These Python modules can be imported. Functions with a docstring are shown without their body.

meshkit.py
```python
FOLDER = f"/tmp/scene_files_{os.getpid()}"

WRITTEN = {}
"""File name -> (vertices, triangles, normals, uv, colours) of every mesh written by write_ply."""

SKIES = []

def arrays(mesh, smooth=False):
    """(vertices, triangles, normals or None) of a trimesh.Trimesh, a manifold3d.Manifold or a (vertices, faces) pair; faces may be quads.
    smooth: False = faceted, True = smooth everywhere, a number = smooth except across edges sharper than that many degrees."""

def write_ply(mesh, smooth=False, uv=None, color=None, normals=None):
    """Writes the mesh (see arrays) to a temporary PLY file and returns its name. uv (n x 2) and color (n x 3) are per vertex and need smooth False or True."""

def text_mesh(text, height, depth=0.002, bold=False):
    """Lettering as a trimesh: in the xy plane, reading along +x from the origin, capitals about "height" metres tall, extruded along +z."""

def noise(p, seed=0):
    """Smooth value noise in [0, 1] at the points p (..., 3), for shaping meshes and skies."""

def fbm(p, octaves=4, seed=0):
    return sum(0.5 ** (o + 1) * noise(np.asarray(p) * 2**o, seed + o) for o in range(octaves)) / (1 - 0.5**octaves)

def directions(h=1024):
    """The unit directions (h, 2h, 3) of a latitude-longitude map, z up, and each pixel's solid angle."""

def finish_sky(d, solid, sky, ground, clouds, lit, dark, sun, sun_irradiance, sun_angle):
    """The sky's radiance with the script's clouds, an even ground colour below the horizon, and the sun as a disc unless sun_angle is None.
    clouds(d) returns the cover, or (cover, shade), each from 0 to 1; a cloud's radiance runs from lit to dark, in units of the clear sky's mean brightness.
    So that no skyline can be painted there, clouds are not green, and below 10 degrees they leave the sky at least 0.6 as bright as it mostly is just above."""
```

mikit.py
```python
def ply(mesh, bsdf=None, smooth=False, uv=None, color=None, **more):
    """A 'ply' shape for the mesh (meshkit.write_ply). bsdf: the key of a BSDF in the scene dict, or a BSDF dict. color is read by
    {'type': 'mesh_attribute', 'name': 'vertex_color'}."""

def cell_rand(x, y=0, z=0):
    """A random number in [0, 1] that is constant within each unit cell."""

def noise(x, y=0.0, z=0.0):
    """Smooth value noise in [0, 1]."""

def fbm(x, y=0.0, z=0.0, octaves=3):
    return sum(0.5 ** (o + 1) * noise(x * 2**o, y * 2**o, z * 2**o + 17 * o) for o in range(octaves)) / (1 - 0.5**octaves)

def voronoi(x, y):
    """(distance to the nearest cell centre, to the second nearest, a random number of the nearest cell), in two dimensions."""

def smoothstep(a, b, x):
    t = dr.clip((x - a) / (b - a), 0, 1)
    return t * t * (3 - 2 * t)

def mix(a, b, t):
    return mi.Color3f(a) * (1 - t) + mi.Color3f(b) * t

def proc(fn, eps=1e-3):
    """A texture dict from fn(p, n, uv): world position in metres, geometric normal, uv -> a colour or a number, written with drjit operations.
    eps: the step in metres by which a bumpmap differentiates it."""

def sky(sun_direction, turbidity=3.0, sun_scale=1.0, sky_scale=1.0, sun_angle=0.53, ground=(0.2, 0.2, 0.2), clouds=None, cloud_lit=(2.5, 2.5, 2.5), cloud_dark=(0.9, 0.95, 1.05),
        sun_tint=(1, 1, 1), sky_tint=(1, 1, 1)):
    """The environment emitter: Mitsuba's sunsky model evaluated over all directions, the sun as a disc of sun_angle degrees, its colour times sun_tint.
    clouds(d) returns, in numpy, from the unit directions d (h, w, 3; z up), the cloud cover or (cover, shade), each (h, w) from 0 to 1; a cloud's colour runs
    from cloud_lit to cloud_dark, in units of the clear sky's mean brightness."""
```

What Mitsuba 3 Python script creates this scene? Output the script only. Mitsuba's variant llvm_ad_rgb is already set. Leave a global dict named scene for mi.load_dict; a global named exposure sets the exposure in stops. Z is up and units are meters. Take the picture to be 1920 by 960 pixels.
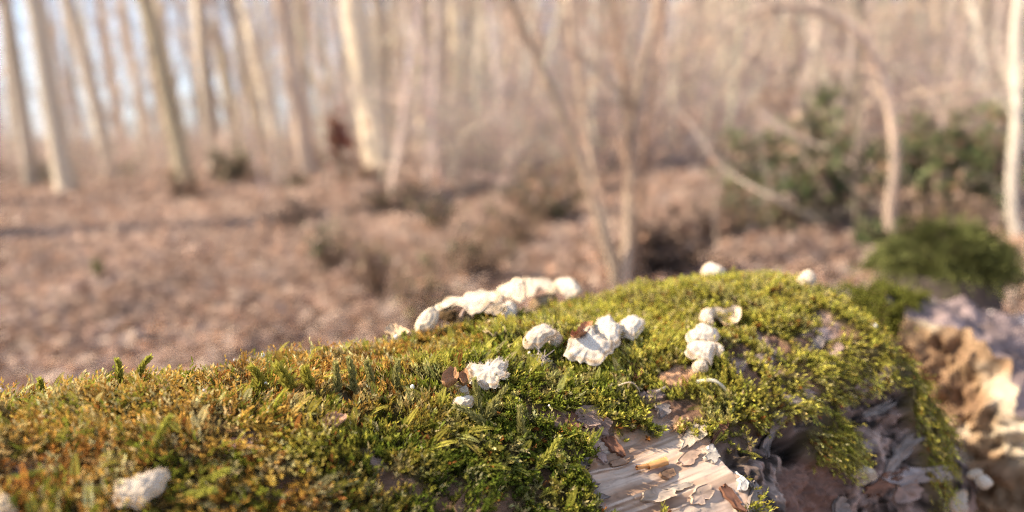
import math, numpy as np, mitsuba as mi, drjit as dr, mikit, meshkit
from scipy.interpolate import RBFInterpolator, splprep, splev
T = mi.ScalarTransform4f
scene = {'type': 'scene'}
labels = {}
# ------------------------------------------------------------------ camera, sky, exposure
CAM = np.array([0.0, 0.0, 0.78]); PITCH = math.radians(8.8); FPX = 1450.0
FWD = np.array([0, math.cos(PITCH), -math.sin(PITCH)]); UP = np.array([0, math.sin(PITCH), math.cos(PITCH)])
scene['camera'] = {'type': 'thinlens', 'fov': math.degrees(2*math.atan(960/FPX)), 'fov_axis': 'x', 'aperture_radius': 0.0028, 'focus_distance': 0.31,
                   'near_clip': 0.01, 'far_clip': 600.0, 'to_world': T().look_at(origin=CAM.tolist(), target=(CAM+FWD).tolist(), up=[0, 0, 1])}
SUN = np.array([-0.79, -0.12, 0.60]); SUN /= np.linalg.norm(SUN)
scene['sky'] = mikit.sky(SUN.tolist(), turbidity=3, sun_tint=(1.0, 1.0, 1.01), clouds=lambda d: .18+.5*np.clip((meshkit.fbm(d*5, 3, 4)-.4)*3, 0, 1), cloud_lit=(2.0, 1.95, 2.05))
exposure = 2.78
HAZE = 0.0006

# ------------------------------------------------------------------ helpers
rng = np.random.default_rng(7)
def vc(): return {'type': 'mesh_attribute', 'name': 'vertex_color'}
scene['matte'] = {'type': 'twosided', 'bsdf': {'type': 'principled', 'base_color': vc(), 'roughness': 0.85, 'specular': 0.25}}
scene['leafy'] = {'type': 'principledthin', 'base_color': vc(), 'roughness': 0.55, 'diff_trans': 0.5, 'spec_trans': 0.0}
scene['mossy'] = {'type': 'principledthin', 'base_color': vc(), 'roughness': 0.8, 'diff_trans': 0.85, 'spec_trans': 0.0}
scene['glossleaf'] = {'type': 'principledthin', 'base_color': vc(), 'roughness': 0.35, 'diff_trans': 0.25, 'spec_trans': 0.0}
scene['velvet'] = {'type': 'twosided', 'bsdf': {'type': 'principled', 'base_color': vc(), 'roughness': 0.9, 'specular': 0.15, 'sheen': 0.4}}

def nrm(v): v = np.asarray(v, float); return v/np.maximum(np.linalg.norm(v, axis=-1, keepdims=True), 1e-12)
def ray(px, py):
    return FWD + (px-960)/FPX*np.array([1.0, 0, 0]) + (480-py)/FPX*UP
def at(px, py, d):
    r = ray(px, py); return CAM + r*(d/r[1])
used = {}
def numbered(name):
    k = used.get(name, 0); used[name] = k+1
    return name if k == 0 else f'{name}_{k:03d}'
def add(name, v, f, bsdf, col, smooth=False, parent=None, label=None, cat=None, group=None, kind=None):
    key = numbered((parent+'__' if parent else '')+name)
    v = np.asarray(v, float); col = np.asarray(col, float)
    if col.ndim == 1: col = np.broadcast_to(col, v.shape)
    scene[key] = mikit.ply((v, np.asarray(f)), bsdf, smooth=smooth, color=np.clip(col, 0, 1))
    tag(key, label, cat, group, kind)
    return key
def tag(key, label=None, cat=None, group=None, kind=None):
    d = {k: x for k, x in (('label', label), ('category', cat), ('group', group), ('kind', kind)) if x}
    if d: labels[key] = d
def thing(name, label, cat, group=None):
    key = numbered(name); tag(key, label, cat, group); return key
class MB:
    def __init__(s): s.v, s.f, s.c, s.n = [], [], [], 0
    def add(s, v, f, c):
        v = np.asarray(v, float).reshape(-1, 3); c = np.asarray(c, float)
        s.v.append(v); s.f.append(np.asarray(f)+s.n); s.c.append(np.broadcast_to(c, v.shape)); s.n += len(v)
    def out(s): return np.vstack(s.v), np.vstack(s.f), np.vstack(s.c)
def tubes(P, R, sides=3):
    """N polylines (N,M,3) with radii (N,M) -> vertices, faces"""
    P = np.asarray(P, float); N, M, _ = P.shape
    t = nrm(np.gradient(P, axis=1)); ref = np.where(np.abs(t[:, :1, 2:]) < 0.9, [0, 0, 1.0], [1.0, 0, 0])
    a = nrm(np.cross(t, ref)); b = np.cross(t, a); an = np.arange(sides)*2*np.pi/sides
    V = P[:, :, None] + np.asarray(R)[:, :, None, None]*(np.cos(an)[:, None]*a[:, :, None] + np.sin(an)[:, None]*b[:, :, None])
    i, j = np.meshgrid(np.arange(M-1), np.arange(sides), indexing='ij')
    q = np.stack([i*sides+j, i*sides+(j+1) % sides, (i+1)*sides+(j+1) % sides, (i+1)*sides+j], -1).reshape(-1, 4)
    q = np.vstack([q[:, [0, 2, 1]], q[:, [0, 3, 2]]])
    F = (q[None] + (np.arange(N)*M*sides)[:, None, None]).reshape(-1, 3)
    return V.reshape(-1, 3), F
def spline(pts, n, closed=False):
    p = np.asarray(pts, float)
    if closed: p = np.vstack([p, p[:1]])
    tck, _ = splprep(p.T, s=0, per=closed, k=min(3, len(p)-1))
    return np.array(splev(np.linspace(0, 1, n, endpoint=not closed), tck)).T
def rand_dirs(n, r=rng): return nrm(r.normal(size=(n, 3)))
def jitter(col, n, amt=0.25, hue=0.08, r=rng):
    return np.asarray(col)*np.exp(r.normal(size=(n, 1))*amt)*np.exp(r.normal(size=(n, 3))*hue)

# ------------------------------------------------------------------ ground
CP = np.array([  # x, y, z relative to the camera
 (0, -1.5, -.5), (-2, -1, -.7), (2, -1, -.35), (0, .3, -.37), (.35, .55, -.40), (.7, .9, -.40), (-.5, 1.2, -.58), (-.9, 1.9, -.76), (-1.8, 2, -.80), (0, 1.6, -.62), (0, 3, -.68),
 (-3, 4, -.80), (-4.5, 7, -.78), (-7.5, 11, -.80), (-3.5, 11, -.66), (-1.5, 6, -.70), (-2.3, 14, -.42), (0, 6, -.58), (.55, 3, -.55), (1.3, 6, -.35),
 (1.5, 2, -.42), (1.9, 4, -.55), (3, 5, -.40), (5, 7, -.1), (2, 9, .25), (4, 14, 1.3), (9, 14, 1.8), (0, 16, .3), (0, 26, 1.2), (8, 30, 4.2), (20, 30, 5.5),
 (-5, 18, -.6), (-12, 16, -.95), (-8, 30, -.8), (-20, 30, -2.0), (-30, 20, -1.6), (10, 4, .4), (-10, 2, -1.1), (-12, -8, -1.2), (12, -8, .3), (0, -12, -.7)])
_rbf = RBFInterpolator(CP[:, :2], CP[:, 2], kernel='linear', smoothing=0.002)
def ground_z(x, y):
    x = np.asarray(x, float); y = np.asarray(y, float)
    sh = x.shape; q = np.stack([x.ravel(), y.ravel()], -1); r = np.hypot(q[:, 0], q[:, 1])
    k = np.minimum(1, 45/np.maximum(r, 1e-6)); z = _rbf(q*k[:, None])
    p3 = np.concatenate([q, np.zeros((len(q), 1))], 1)
    z = z + (meshkit.fbm(p3*[1.6, .55, 1], 3, 5)-.5)*.16*np.minimum(1, r/2.0) + (meshkit.fbm(p3*4.5, 2, 9)-.5)*.05*np.minimum(1, r/1.5)
    return (z+CAM[2]).reshape(sh)
def build_ground():
    rr = np.concatenate([[0], np.geomspace(.15, 260, 190)]); th = np.linspace(0, 2*np.pi, 360, endpoint=False)
    x = rr[:, None]*np.cos(th); y = rr[:, None]*np.sin(th); z = ground_z(x, y)
    v = np.stack([x, y, z], -1).reshape(-1, 3); n = 360
    i, j = np.meshgrid(np.arange(len(rr)-1), np.arange(n), indexing='ij')
    q = np.stack([i*n+j, (i+1)*n+j, (i+1)*n+(j+1) % n, i*n+(j+1) % n], -1).reshape(-1, 4)
    f = np.vstack([q[:, [0, 1, 2]], q[:, [0, 2, 3]]])
    m = meshkit.fbm(v*[3, 3, 0], 4, 3)[:, None]
    add('ground', v, f, 'matte', np.array([.21, .15, .12])*(.6+.8*m), smooth=True, kind='structure', label='woodland floor of brown soil')
build_ground()

# fallen leaves
def leaf_mesh(c, nvec, heading, L, W, curl, cols):
    """N curled leaves: 8 vertices, 6 triangles each"""
    n = len(c); u = nrm(heading - (heading*nvec).sum(1, keepdims=True)*nvec); w = np.cross(nvec, u)
    st = [(-.5, 0, 0), (-.2, -.42, .12), (-.2, 0, 0), (-.2, .42, .12), (.15, -.5, .2), (.15, 0, .05), (.15, .5, .2), (.5, 0, .18)]
    V = np.stack([c + u*(a*L)[:, None] + w*(b*W)[:, None] + nvec*((h+(a*a)*.6)*L*curl)[:, None] for a, b, h in st], 1)
    F0 = np.array([(0, 1, 2), (0, 2, 3), (1, 4, 5), (1, 5, 2), (2, 5, 6), (2, 6, 3), (4, 7, 5), (5, 7, 6)])
    F = (F0[None]+(np.arange(n)*8)[:, None, None]).reshape(-1, 3)
    return V.reshape(-1, 3), F, np.repeat(cols, 8, 0)
LEAFCOL = np.array([1.0, .93, .89])*np.array([(.42, .31, .265), (.50, .40, .345), (.35, .255, .215), (.56, .48, .42), (.46, .31, .23), (.42, .36, .335)])
def build_litter():
    N = 64000; r = np.random.default_rng(11)
    d = np.exp(r.uniform(math.log(.65), math.log(22), N)); px = np.where(r.uniform(size=N) < .78, r.uniform(-200, 2120, N), r.uniform(-2200, 4100, N))
    x = (px-960)/FPX*d; y = d; z = ground_z(x, y)
    e = .05; gx = (ground_z(x+e, y)-z)/e; gy = (ground_z(x, y+e)-z)/e
    nv = nrm(np.stack([-gx, -gy, np.ones(N)], -1) + r.normal(size=(N, 3))*.38)
    L = r.uniform(.035, .080, N)*np.clip(d/6, 1, 1.6); W = L*r.uniform(.5, .75, N); curl = r.normal(0, .45, N)
    col = LEAFCOL[r.integers(0, len(LEAFCOL), N)]*np.exp(r.normal(size=(N, 1))*.20)*(.58+.52*meshkit.fbm(np.stack([x*2.2, y*.8, 0*x], -1), 3, 2)[:, None])
    c = np.stack([x, y, z+r.uniform(.004, .03, N)], -1)
    v, f, cc = leaf_mesh(c, nv, rand_dirs(N, r), L, W, curl, col)
    add('leaf_litter', v, f, 'leafy', cc, kind='stuff', label='carpet of dry pinkish brown fallen leaves on the forest floor', cat='fallen leaves')
build_litter()

# ------------------------------------------------------------------ trees
def branch_set(parents, prad, n, lo, hi, length, spread, r, pts=5, droop=0.0, tmin=.3, upward=.25, rscale=.5):
    """n child polylines off (N,M,3) parents"""
    N, M, _ = parents.shape; k = r.integers(0, N, n); t = r.uniform(tmin, .97, n)*(M-1); i = np.minimum(t.astype(int), M-2); f = (t-i)[:, None]
    p = parents[k, i]*(1-f)+parents[k, i+1]*f; tg = nrm(parents[k, i+1]-parents[k, i]); pr = prad[k, i]*(1-f[:, 0])+prad[k, i+1]*f[:, 0]
    d = nrm(tg*.5 + rand_dirs(n, r)*spread + np.array([0, 0, upward])); L = length*r.uniform(lo, hi, n)
    step = (L/(pts-1))[:, None]; P = [p]; D = d
    for _ in range(pts-1):
        D = nrm(D + r.normal(size=(n, 3))*.16 + np.array([0, 0, droop])); P.append(P[-1]+D*step)
    P = np.stack(P, 1); R = np.minimum(pr*rscale, L*.03)[:, None]*np.linspace(1, .25, pts)
    return P, R
def trunk_mesh(P, R, col, sides=14, dark=None, seed=0):
    v, f = tubes(P[None], R[None], sides); M = len(P)
    n = meshkit.fbm(v*[6, 6, 1.5], 3, seed); v0 = np.repeat(P, sides, 0)
    v = v0 + (v-v0)*(0.85+.3*n[:, None])
    m = meshkit.fbm(v*[5, 5, 2.2], 3, seed+4)[:, None]
    m2 = meshkit.fbm(v*[2.2, 2.2, .9], 3, seed+8)[:, None]; c = np.asarray(col)*(.45+1.1*m)*(.35+1.3*m2)
    if dark is not None: c = c*(1-.6*np.clip((m-.5)*4, 0, 1)) + np.asarray(dark)*.6*np.clip((m-.5)*4, 0, 1)
    return v, f, c
def tree(name, label, px_top, px_base, py_base, width_px, d, col, group=None, height=15, crown=70, seed=0, bend=0.0, base_on_ground=True):
    r = np.random.default_rng(1000+seed)
    top = at(px_top, 0, d); b = at(px_base, py_base, d)
    b = b.copy(); b[2] = ground_z(b[0], b[1]) - .12
    lean = (top-b)/max(top[2]-b[2], .5)
    hs = np.concatenate([[0, .12, .3, .7], np.linspace(1.3, height, 12)])
    P = b + lean*hs[:, None]; P[:, :2] += (r.normal(size=(len(hs), 2))*.018*hs[:, None]**.7) * np.minimum(1, hs[:, None])
    P[:, 1] = b[1]+(P[:, 1]-b[1])
    rad = width_px*(.74 if px_base < 640 else .86)/FPX*d/2; R = rad*np.where(hs < .7, 1.0+.55*np.exp(-hs/.22), 1.0)*(1-.85*hs/height)**.7 + .01
    key = thing(name, label, 'tree', group)
    add('trunk', *[trunk_mesh(P, R, col, 14, (.10, .085, .06), seed)[i] for i in (0, 1)], 'matte', trunk_mesh(P, R, col, 14, (.10, .085, .06), seed)[2], smooth=True, parent=key)
    if crown:
        b1, r1 = branch_set(P[None, 5:], R[None, 5:], crown//5, .5, 1.2, height*.22, .9, r, 6, .02, .05, .35)
        b2, r2 = branch_set(b1, r1, crown*2, .4, 1.2, height*.10, .8, r, 5, .0)
        b3, r3 = branch_set(b2, r2, crown*5, .4, 1.2, height*.055, .8, r, 4, .0, .2)
        mb = MB()
        for p_, r_, s_ in ((b1, r1, 5), (b2, np.maximum(r2, .006), 3), (b3, np.maximum(r3, .004), 3)):
            v, f = tubes(p_, r_, s_); mb.add(v, f, np.array(col)*.62+np.array([.05, .02, .01]))
        v, f, c = mb.out(); add('crown', v, f, 'matte', c, parent=key)
    return key
PALE = (.60, .53, .43); MID = (.52, .46, .385); GOLD = (.68, .58, .44); PINK = (.52, .41, .33); DRK = (.24, .20, .15)
TREES = [  # label, x top, x base, y base, width, depth, colour
 ('dim brown trunk leaning left at the far left edge of the photo', 10, 62, 335, 32, 13, MID),
 ('pale grey beech trunk at left, flared base on the brown floor', 58, 130, 352, 46, 11, PALE),
 ('slim grey brown trunk just right of the pale left beech', 132, 212, 325, 30, 16, MID),
 ('olive brown leaning trunk with brown brush at its foot', 272, 352, 345, 40, 12.5, (.48, .42, .30)),
 ('grey trunk between the olive leaning trunk and a thin far stem', 372, 402, 290, 34, 19, MID),
 ('thin far stem above the small dark evergreen bush', 440, 462, 282, 17, 22, MID),
 ('pinkish brown leaning trunk left of the dead leaf cluster', 520, 588, 348, 40, 10.5, PINK),
 ('bright cream sunlit trunk, the brightest in the wood', 664, 718, 308, 60, 11.5, (.80, .70, .55)),
 ('dull slim trunk pressed close behind the bright cream trunk', 712, 735, 290, 26, 17, MID),
 ('straight cream trunk right of the brightest trunk', 786, 796, 285, 28, 15, GOLD),
 ('pale grey trunk between two straight cream trunks', 832, 826, 262, 22, 20, MID),
 ('straight thin cream trunk with a clean base in leaves', 852, 858, 318, 22, 13.5, GOLD),
 ('broad faint trunk in the hazy middle of the wood', 900, 912, 255, 34, 24, MID),
 ('faint leaning pale trunk left of the many stemmed shrub', 995, 1030, 240, 24, 18, PINK),
 ('pinkish leaning trunk behind the many stemmed shrub', 1052, 1095, 230, 28, 14, PINK),
 ('pale straight trunk high on the slope right of the shrub', 1338, 1346, 165, 32, 17, PALE),
 ('dull trunk on the slope under the arched sapling', 1420, 1424, 160, 22, 20, MID),
 ('slender trunk on the slope behind the arched sapling', 1540, 1535, 190, 22, 16, PINK),
 ('golden trunk on the slope between arched sapling and right edge', 1722, 1716, 190, 34, 15, (.5, .4, .28)),
 ('broad sunlit cream trunk on the slope near the right edge', 1838, 1822, 230, 46, 13, (.52, .42, .30)),
 ('slim pinkish trunk on the slope in the upper right', 1770, 1764, 170, 20, 18, PINK),
]
for i, t in enumerate(TREES):
    tree('beech_tree', t[0], *t[1:7], group=None, seed=i, height=13+(i*7 % 5), crown=60)
for i, (x, y) in enumerate([(-9, 5.4), (-11, 8.8)]):
    r = (x, y); b = np.array([x, y, float(ground_z(x, y))-.1]); hs = np.linspace(0, 13, 12); rr_ = np.random.default_rng(50+i); P = b+hs[:, None]*[0.02, 0, 1]+np.concatenate([rr_.normal(size=(12, 2))*.08, np.zeros((12, 1))], 1); R = .19*(1-.85*hs/13)**.7+.01
    key = thing('beech_tree', f'grey beech standing beyond the left edge of the photo, {("nearer", "farther")[i]} of two', 'tree'); v, f, c = trunk_mesh(P, R, MID, 12, None, 70+i); add('trunk', v, f, 'matte', c, smooth=True, parent=key)
    b1, r1 = branch_set(P[None, 4:], R[None, 4:], 24, .5, 1.2, 3.0, .9, rr_, 6, .02, .05, .35); b2, r2 = branch_set(b1, r1, 150, .4, 1.2, 1.4, .8, rr_, 5); mb = MB(); mb.add(*tubes(b1, r1, 5), MID); mb.add(*tubes(b2, np.maximum(r2, .006), 3), MID); v, f, c = mb.out(); add('crown', v, f, 'matte', c, parent=key)
# distant wood: trunks and twigs that read as one mass
def far_wood():
    r = np.random.default_rng(33); mb = MB(); N = 340
    y = r.uniform(24, 60, N); px = r.uniform(-150, 2070, N); keep = (px > 620) | (r.uniform(size=N) < .62); y, px = y[keep], px[keep]; N = len(y)
    x = (px-960)/FPX*y; z = ground_z(x, y); h = r.uniform(9, 15, N)
    ln = r.normal(size=(N, 2))*.05 + np.where(px < 800, -.10, 0)[:, None]*[1, 0]
    hs = np.linspace(-.02, 1, 7); P = np.stack([x, y, z], -1)[:, None] + hs[None, :, None]*h[:, None, None]*np.concatenate([ln, np.ones((N, 1))], 1)[:, None]
    R = r.uniform(.07, .22, N)[:, None]*(1.0-.8*hs)[None]
    v, f = tubes(P, R, 6); mb.add(v, f, np.repeat(jitter((.54, .46, .38), N, .28, .04, r), 42, 0))
    b1, r1 = branch_set(P, R, N*9, .5, 1.2, 3.2, .9, r, 5, .02, .06, .35); v, f = tubes(b1, np.maximum(r1, .012), 3); mb.add(v, f, (.46, .39, .34))
    b2, r2 = branch_set(b1, r1, N*50, .4, 1.2, 1.4, .9, r, 4, 0, .2); v, f = tubes(b2, np.maximum(r2, .009), 3); mb.add(v, f, (.46, .39, .34))
    v, f, c = mb.out(); add('distant_woodland', v, f, 'matte', c, kind='stuff', label='far bare wood of pale trunks and brown twigs', cat='woodland')
far_wood()
# brushwood: bare twigs of the undergrowth
def brushwood():
    r = np.random.default_rng(5); N = 430
    y = np.exp(r.uniform(math.log(6.5), math.log(30), N)); px = r.uniform(-100, 2030, N)
    keep = np.where(px > 760, (y > 15) | (r.uniform(size=N) < .45), (y > 13) & (r.uniform(size=N) < .75)); y, px = y[keep], px[keep]; N = len(y)
    x = (px-960)/FPX*y; z = ground_z(x, y); h = np.where(y > 15, r.uniform(1.2, 3.6, N), r.uniform(.4, 1.1, N))*np.where(px < 700, .6, 1)
    base = np.stack([x, y, z-.05], -1); k = 4
    d = nrm(np.repeat(np.array([[0, 0, 1.0]]), N*k, 0)+r.normal(size=(N*k, 3))*[.35, .35, .1]); b = np.repeat(base, k, 0); L = np.repeat(h, k)*r.uniform(.5, 1.1, N*k)
    P = [b]; D = d
    for _ in range(5): D = nrm(D+r.normal(size=D.shape)*.12); P.append(P[-1]+D*(L/5)[:, None])
    P = np.stack(P, 1); R = (L*.006)[:, None]*np.linspace(1, .3, 6); mb = MB()
    v, f = tubes(P, np.maximum(R, .005), 4); mb.add(v, f, np.repeat(jitter((.50, .42, .36), N*k, .25, .05, r), 24, 0))
    b1, r1 = branch_set(P, R, N*26, .4, 1.2, .9, .9, r, 4, 0, .2); v, f = tubes(b1, np.maximum(r1, .004), 3); mb.add(v, f, np.repeat(jitter((.50, .415, .36), len(b1), .35, .06, r), 12, 0))
    b2, r2 = branch_set(b1, r1, N*60, .4, 1.2, .45, .9, r, 3, 0, .2); v, f = tubes(b2, np.maximum(r2, .003), 3); mb.add(v, f, np.repeat(jitter((.50, .415, .365), len(b2), .35, .06, r), 9, 0))
    M = 330; y = np.exp(r.uniform(math.log(7), math.log(26), M)); px = r.uniform(480, 2000, M); x = (px-960)/FPX*y; z = ground_z(x, y); b = np.stack([x, y, z-.05], -1); D = nrm(np.array([[0, 0, 1.0]])+r.normal(size=(M, 3))*[.16, .16, .02]); L = r.uniform(2.5, 7, M); P = [b]
    for _ in range(6): D = nrm(D+r.normal(size=D.shape)*.05); P.append(P[-1]+D*(L/6)[:, None])
    P = np.stack(P, 1); R = (r.uniform(.008, .026, M))[:, None]*np.linspace(1, .3, 7); v, f = tubes(P, R, 5); mb.add(v, f, np.repeat(jitter((.60, .52, .44), M, .28, .05, r), 35, 0))
    b1, r1 = branch_set(P, R, M*10, .4, 1.2, 1.1, .8, r, 4, 0, .25); v, f = tubes(b1, np.maximum(r1, .004), 3); mb.add(v, f, np.repeat(jitter((.56, .47, .40), len(b1), .3, .05, r), 12, 0))
    v, f, c = mb.out(); add('brushwood', v, f, 'matte', c, kind='stuff', label='tangle of bare pinkish brown twigs filling the undergrowth', cat='undergrowth')
brushwood()

def stem_px(pts, d0, d1, w0, w1, n=24, sides=8, seed=0):
    """a stem through photo points, depth running from d0 to d1; starts in the ground"""
    q = spline(pts, n); dd = np.linspace(d0, d1, n)
    P = np.array([at(x, y, d) for (x, y), d in zip(q, dd)]); w = np.linspace(w0, w1, n)/FPX*dd/2
    return P, w
# many-stemmed hazel
hz = thing('hazel_shrub', 'many stemmed bare shrub with grey brown stems fanning up in the middle', 'shrub')
HS = [([(1172, 520), (1180, 400), (1186, 260), (1206, 130), (1240, -30)], 3.0, 3.2, 20, 13, (.40, .32, .25)),
      ([(1158, 520), (1128, 430), (1088, 300), (1040, 180), (965, 20), (945, -20)], 3.0, 2.8, 18, 11, (.38, .31, .24)),
      ([(1180, 520), (1176, 330), (1172, 200), (1160, 90), (1142, -30)], 3.05, 3.1, 14, 9, (.28, .21, .16)),
      ([(1166, 520), (1130, 400), (1102, 250), (1080, 120), (1066, -30)], 3.1, 3.4, 15, 10, (.42, .34, .27)),
      ([(1190, 510), (1205, 350), (1216, 200), (1236, 90), (1243, -30)], 3.0, 3.0, 10, 7, (.22, .15, .11)),
      ([(1186, 190), (1150, 160), (1100, 110), (1060, 90)], 3.05, 2.9, 9, 4, (.42, .33, .25)),
      ([(1196, 200), (1150, 192), (1080, 196)], 3.05, 2.9, 7, 3, (.28, .22, .18))]
hp, hr = [], []
for i, (pts, d0, d1, w0, w1, col) in enumerate(HS):
    P, w = stem_px(pts, d0, d1, w0, w1)
    if pts[0][1] > 500: P[0, 2] = min(P[0, 2], ground_z(P[0, 0], P[0, 1])-.03)
    v, f, c = trunk_mesh(P, w, col, 8, None, 50+i); add('stem' if i < 5 else 'branch', v, f, 'matte', c, smooth=True, parent=hz); hp.append(P); hr.append(w)
r_ = np.random.default_rng(21)
b1, r1 = branch_set(np.array(hp[:5]), np.array(hr[:5]), 60, .4, 1.2, .5, .8, r_, 5, 0, .25, .3); b2, r2 = branch_set(b1, r1, 160, .4, 1.2, .22, .8, r_, 4, 0, .2)
mb = MB(); mb.add(*tubes(b1, np.maximum(r1*.6, .0016), 4), (.42, .30, .23)); mb.add(*tubes(b2, np.maximum(r2*.6, .001), 3), (.42, .28, .22)); v, f, c = mb.out(); add('twig', v, f, 'matte', c, parent=hz, kind='stuff')

# arched sapling and other slim stems on the right
def slim(name, label, cat, pts, d0, d1, w0, w1, col, twigs=0, ground=True, seed=0):
    P, w = stem_px(pts, d0, d1, w0, w1, 36)
    if ground: P[0, 2] = ground_z(P[0, 0], P[0, 1])-.06
    key = thing(name, label, cat); v, f, c = trunk_mesh(P, w, col, 9, None, 80+seed); add('stem', v, f, 'matte', c, smooth=True, parent=key)
    if twigs:
        r = np.random.default_rng(400+seed); b1, r1 = branch_set(P[None], w[None], twigs, .4, 1.2, .55, .9, r, 5, 0, .35, .2); b2, r2 = branch_set(b1, r1, twigs*3, .4, 1.2, .25, .9, r, 4, 0, .2)
        mb = MB(); mb.add(*tubes(b1, np.maximum(r1*.7, .0018), 4), np.array(col)*.9); mb.add(*tubes(b2, np.maximum(r2*.7, .0012), 3), np.array(col)*.85); v, f, c = mb.out(); add('twig', v, f, 'matte', c, parent=key, kind='stuff')
    return key
slim('arched_sapling', 'tan sapling that bends over to the left in a high arch', 'sapling', [(1682, 470), (1668, 420), (1676, 330), (1672, 220), (1645, 120), (1600, 55), (1540, 22), (1470, 12), (1405, 26), (1350, 62), (1320, 110)], 3.9, 3.5, 22, 10, (.58, .46, .375), 30)
slim('thin_sapling', 'thin dark upright sapling beside the arched one', 'sapling', [(1608, 455), (1606, 300), (1610, 150), (1606, -30)], 4.3, 4.3, 10, 8, (.17, .15, .12), 14, seed=1)
slim('birch_sapling', 'pale grey birch sapling at the right edge', 'sapling', [(1912, 455), (1897, 360), (1906, 220), (1904, 80), (1916, -30)], 3.6, 3.6, 22, 17, (.62, .57, .50), 8, seed=2)
slim('dead_branch', 'pale fallen branch slanting down to the holly foot', 'branch', [(1262, 205), (1300, 240), (1350, 308), (1400, 345), (1475, 382)], 3.9, 3.5, 3, 7, (.40, .34, .30), 14, False, 3)
slim('dead_branch', 'short pinkish branch slanting through the top of the left holly', 'branch', [(1420, 205), (1462, 240), (1520, 268), (1600, 310)], 4.3, 4.2, 11, 6, (.48, .39, .34), 8, False, 4)
slim('thin_sapling', 'short pale stem standing among the left holly leaves', 'sapling', [(1560, 420), (1548, 250), (1524, 190), (1528, 100), (1540, 20)], 4.7, 4.7, 13, 8, (.50, .42, .36), 12, seed=5)

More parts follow.
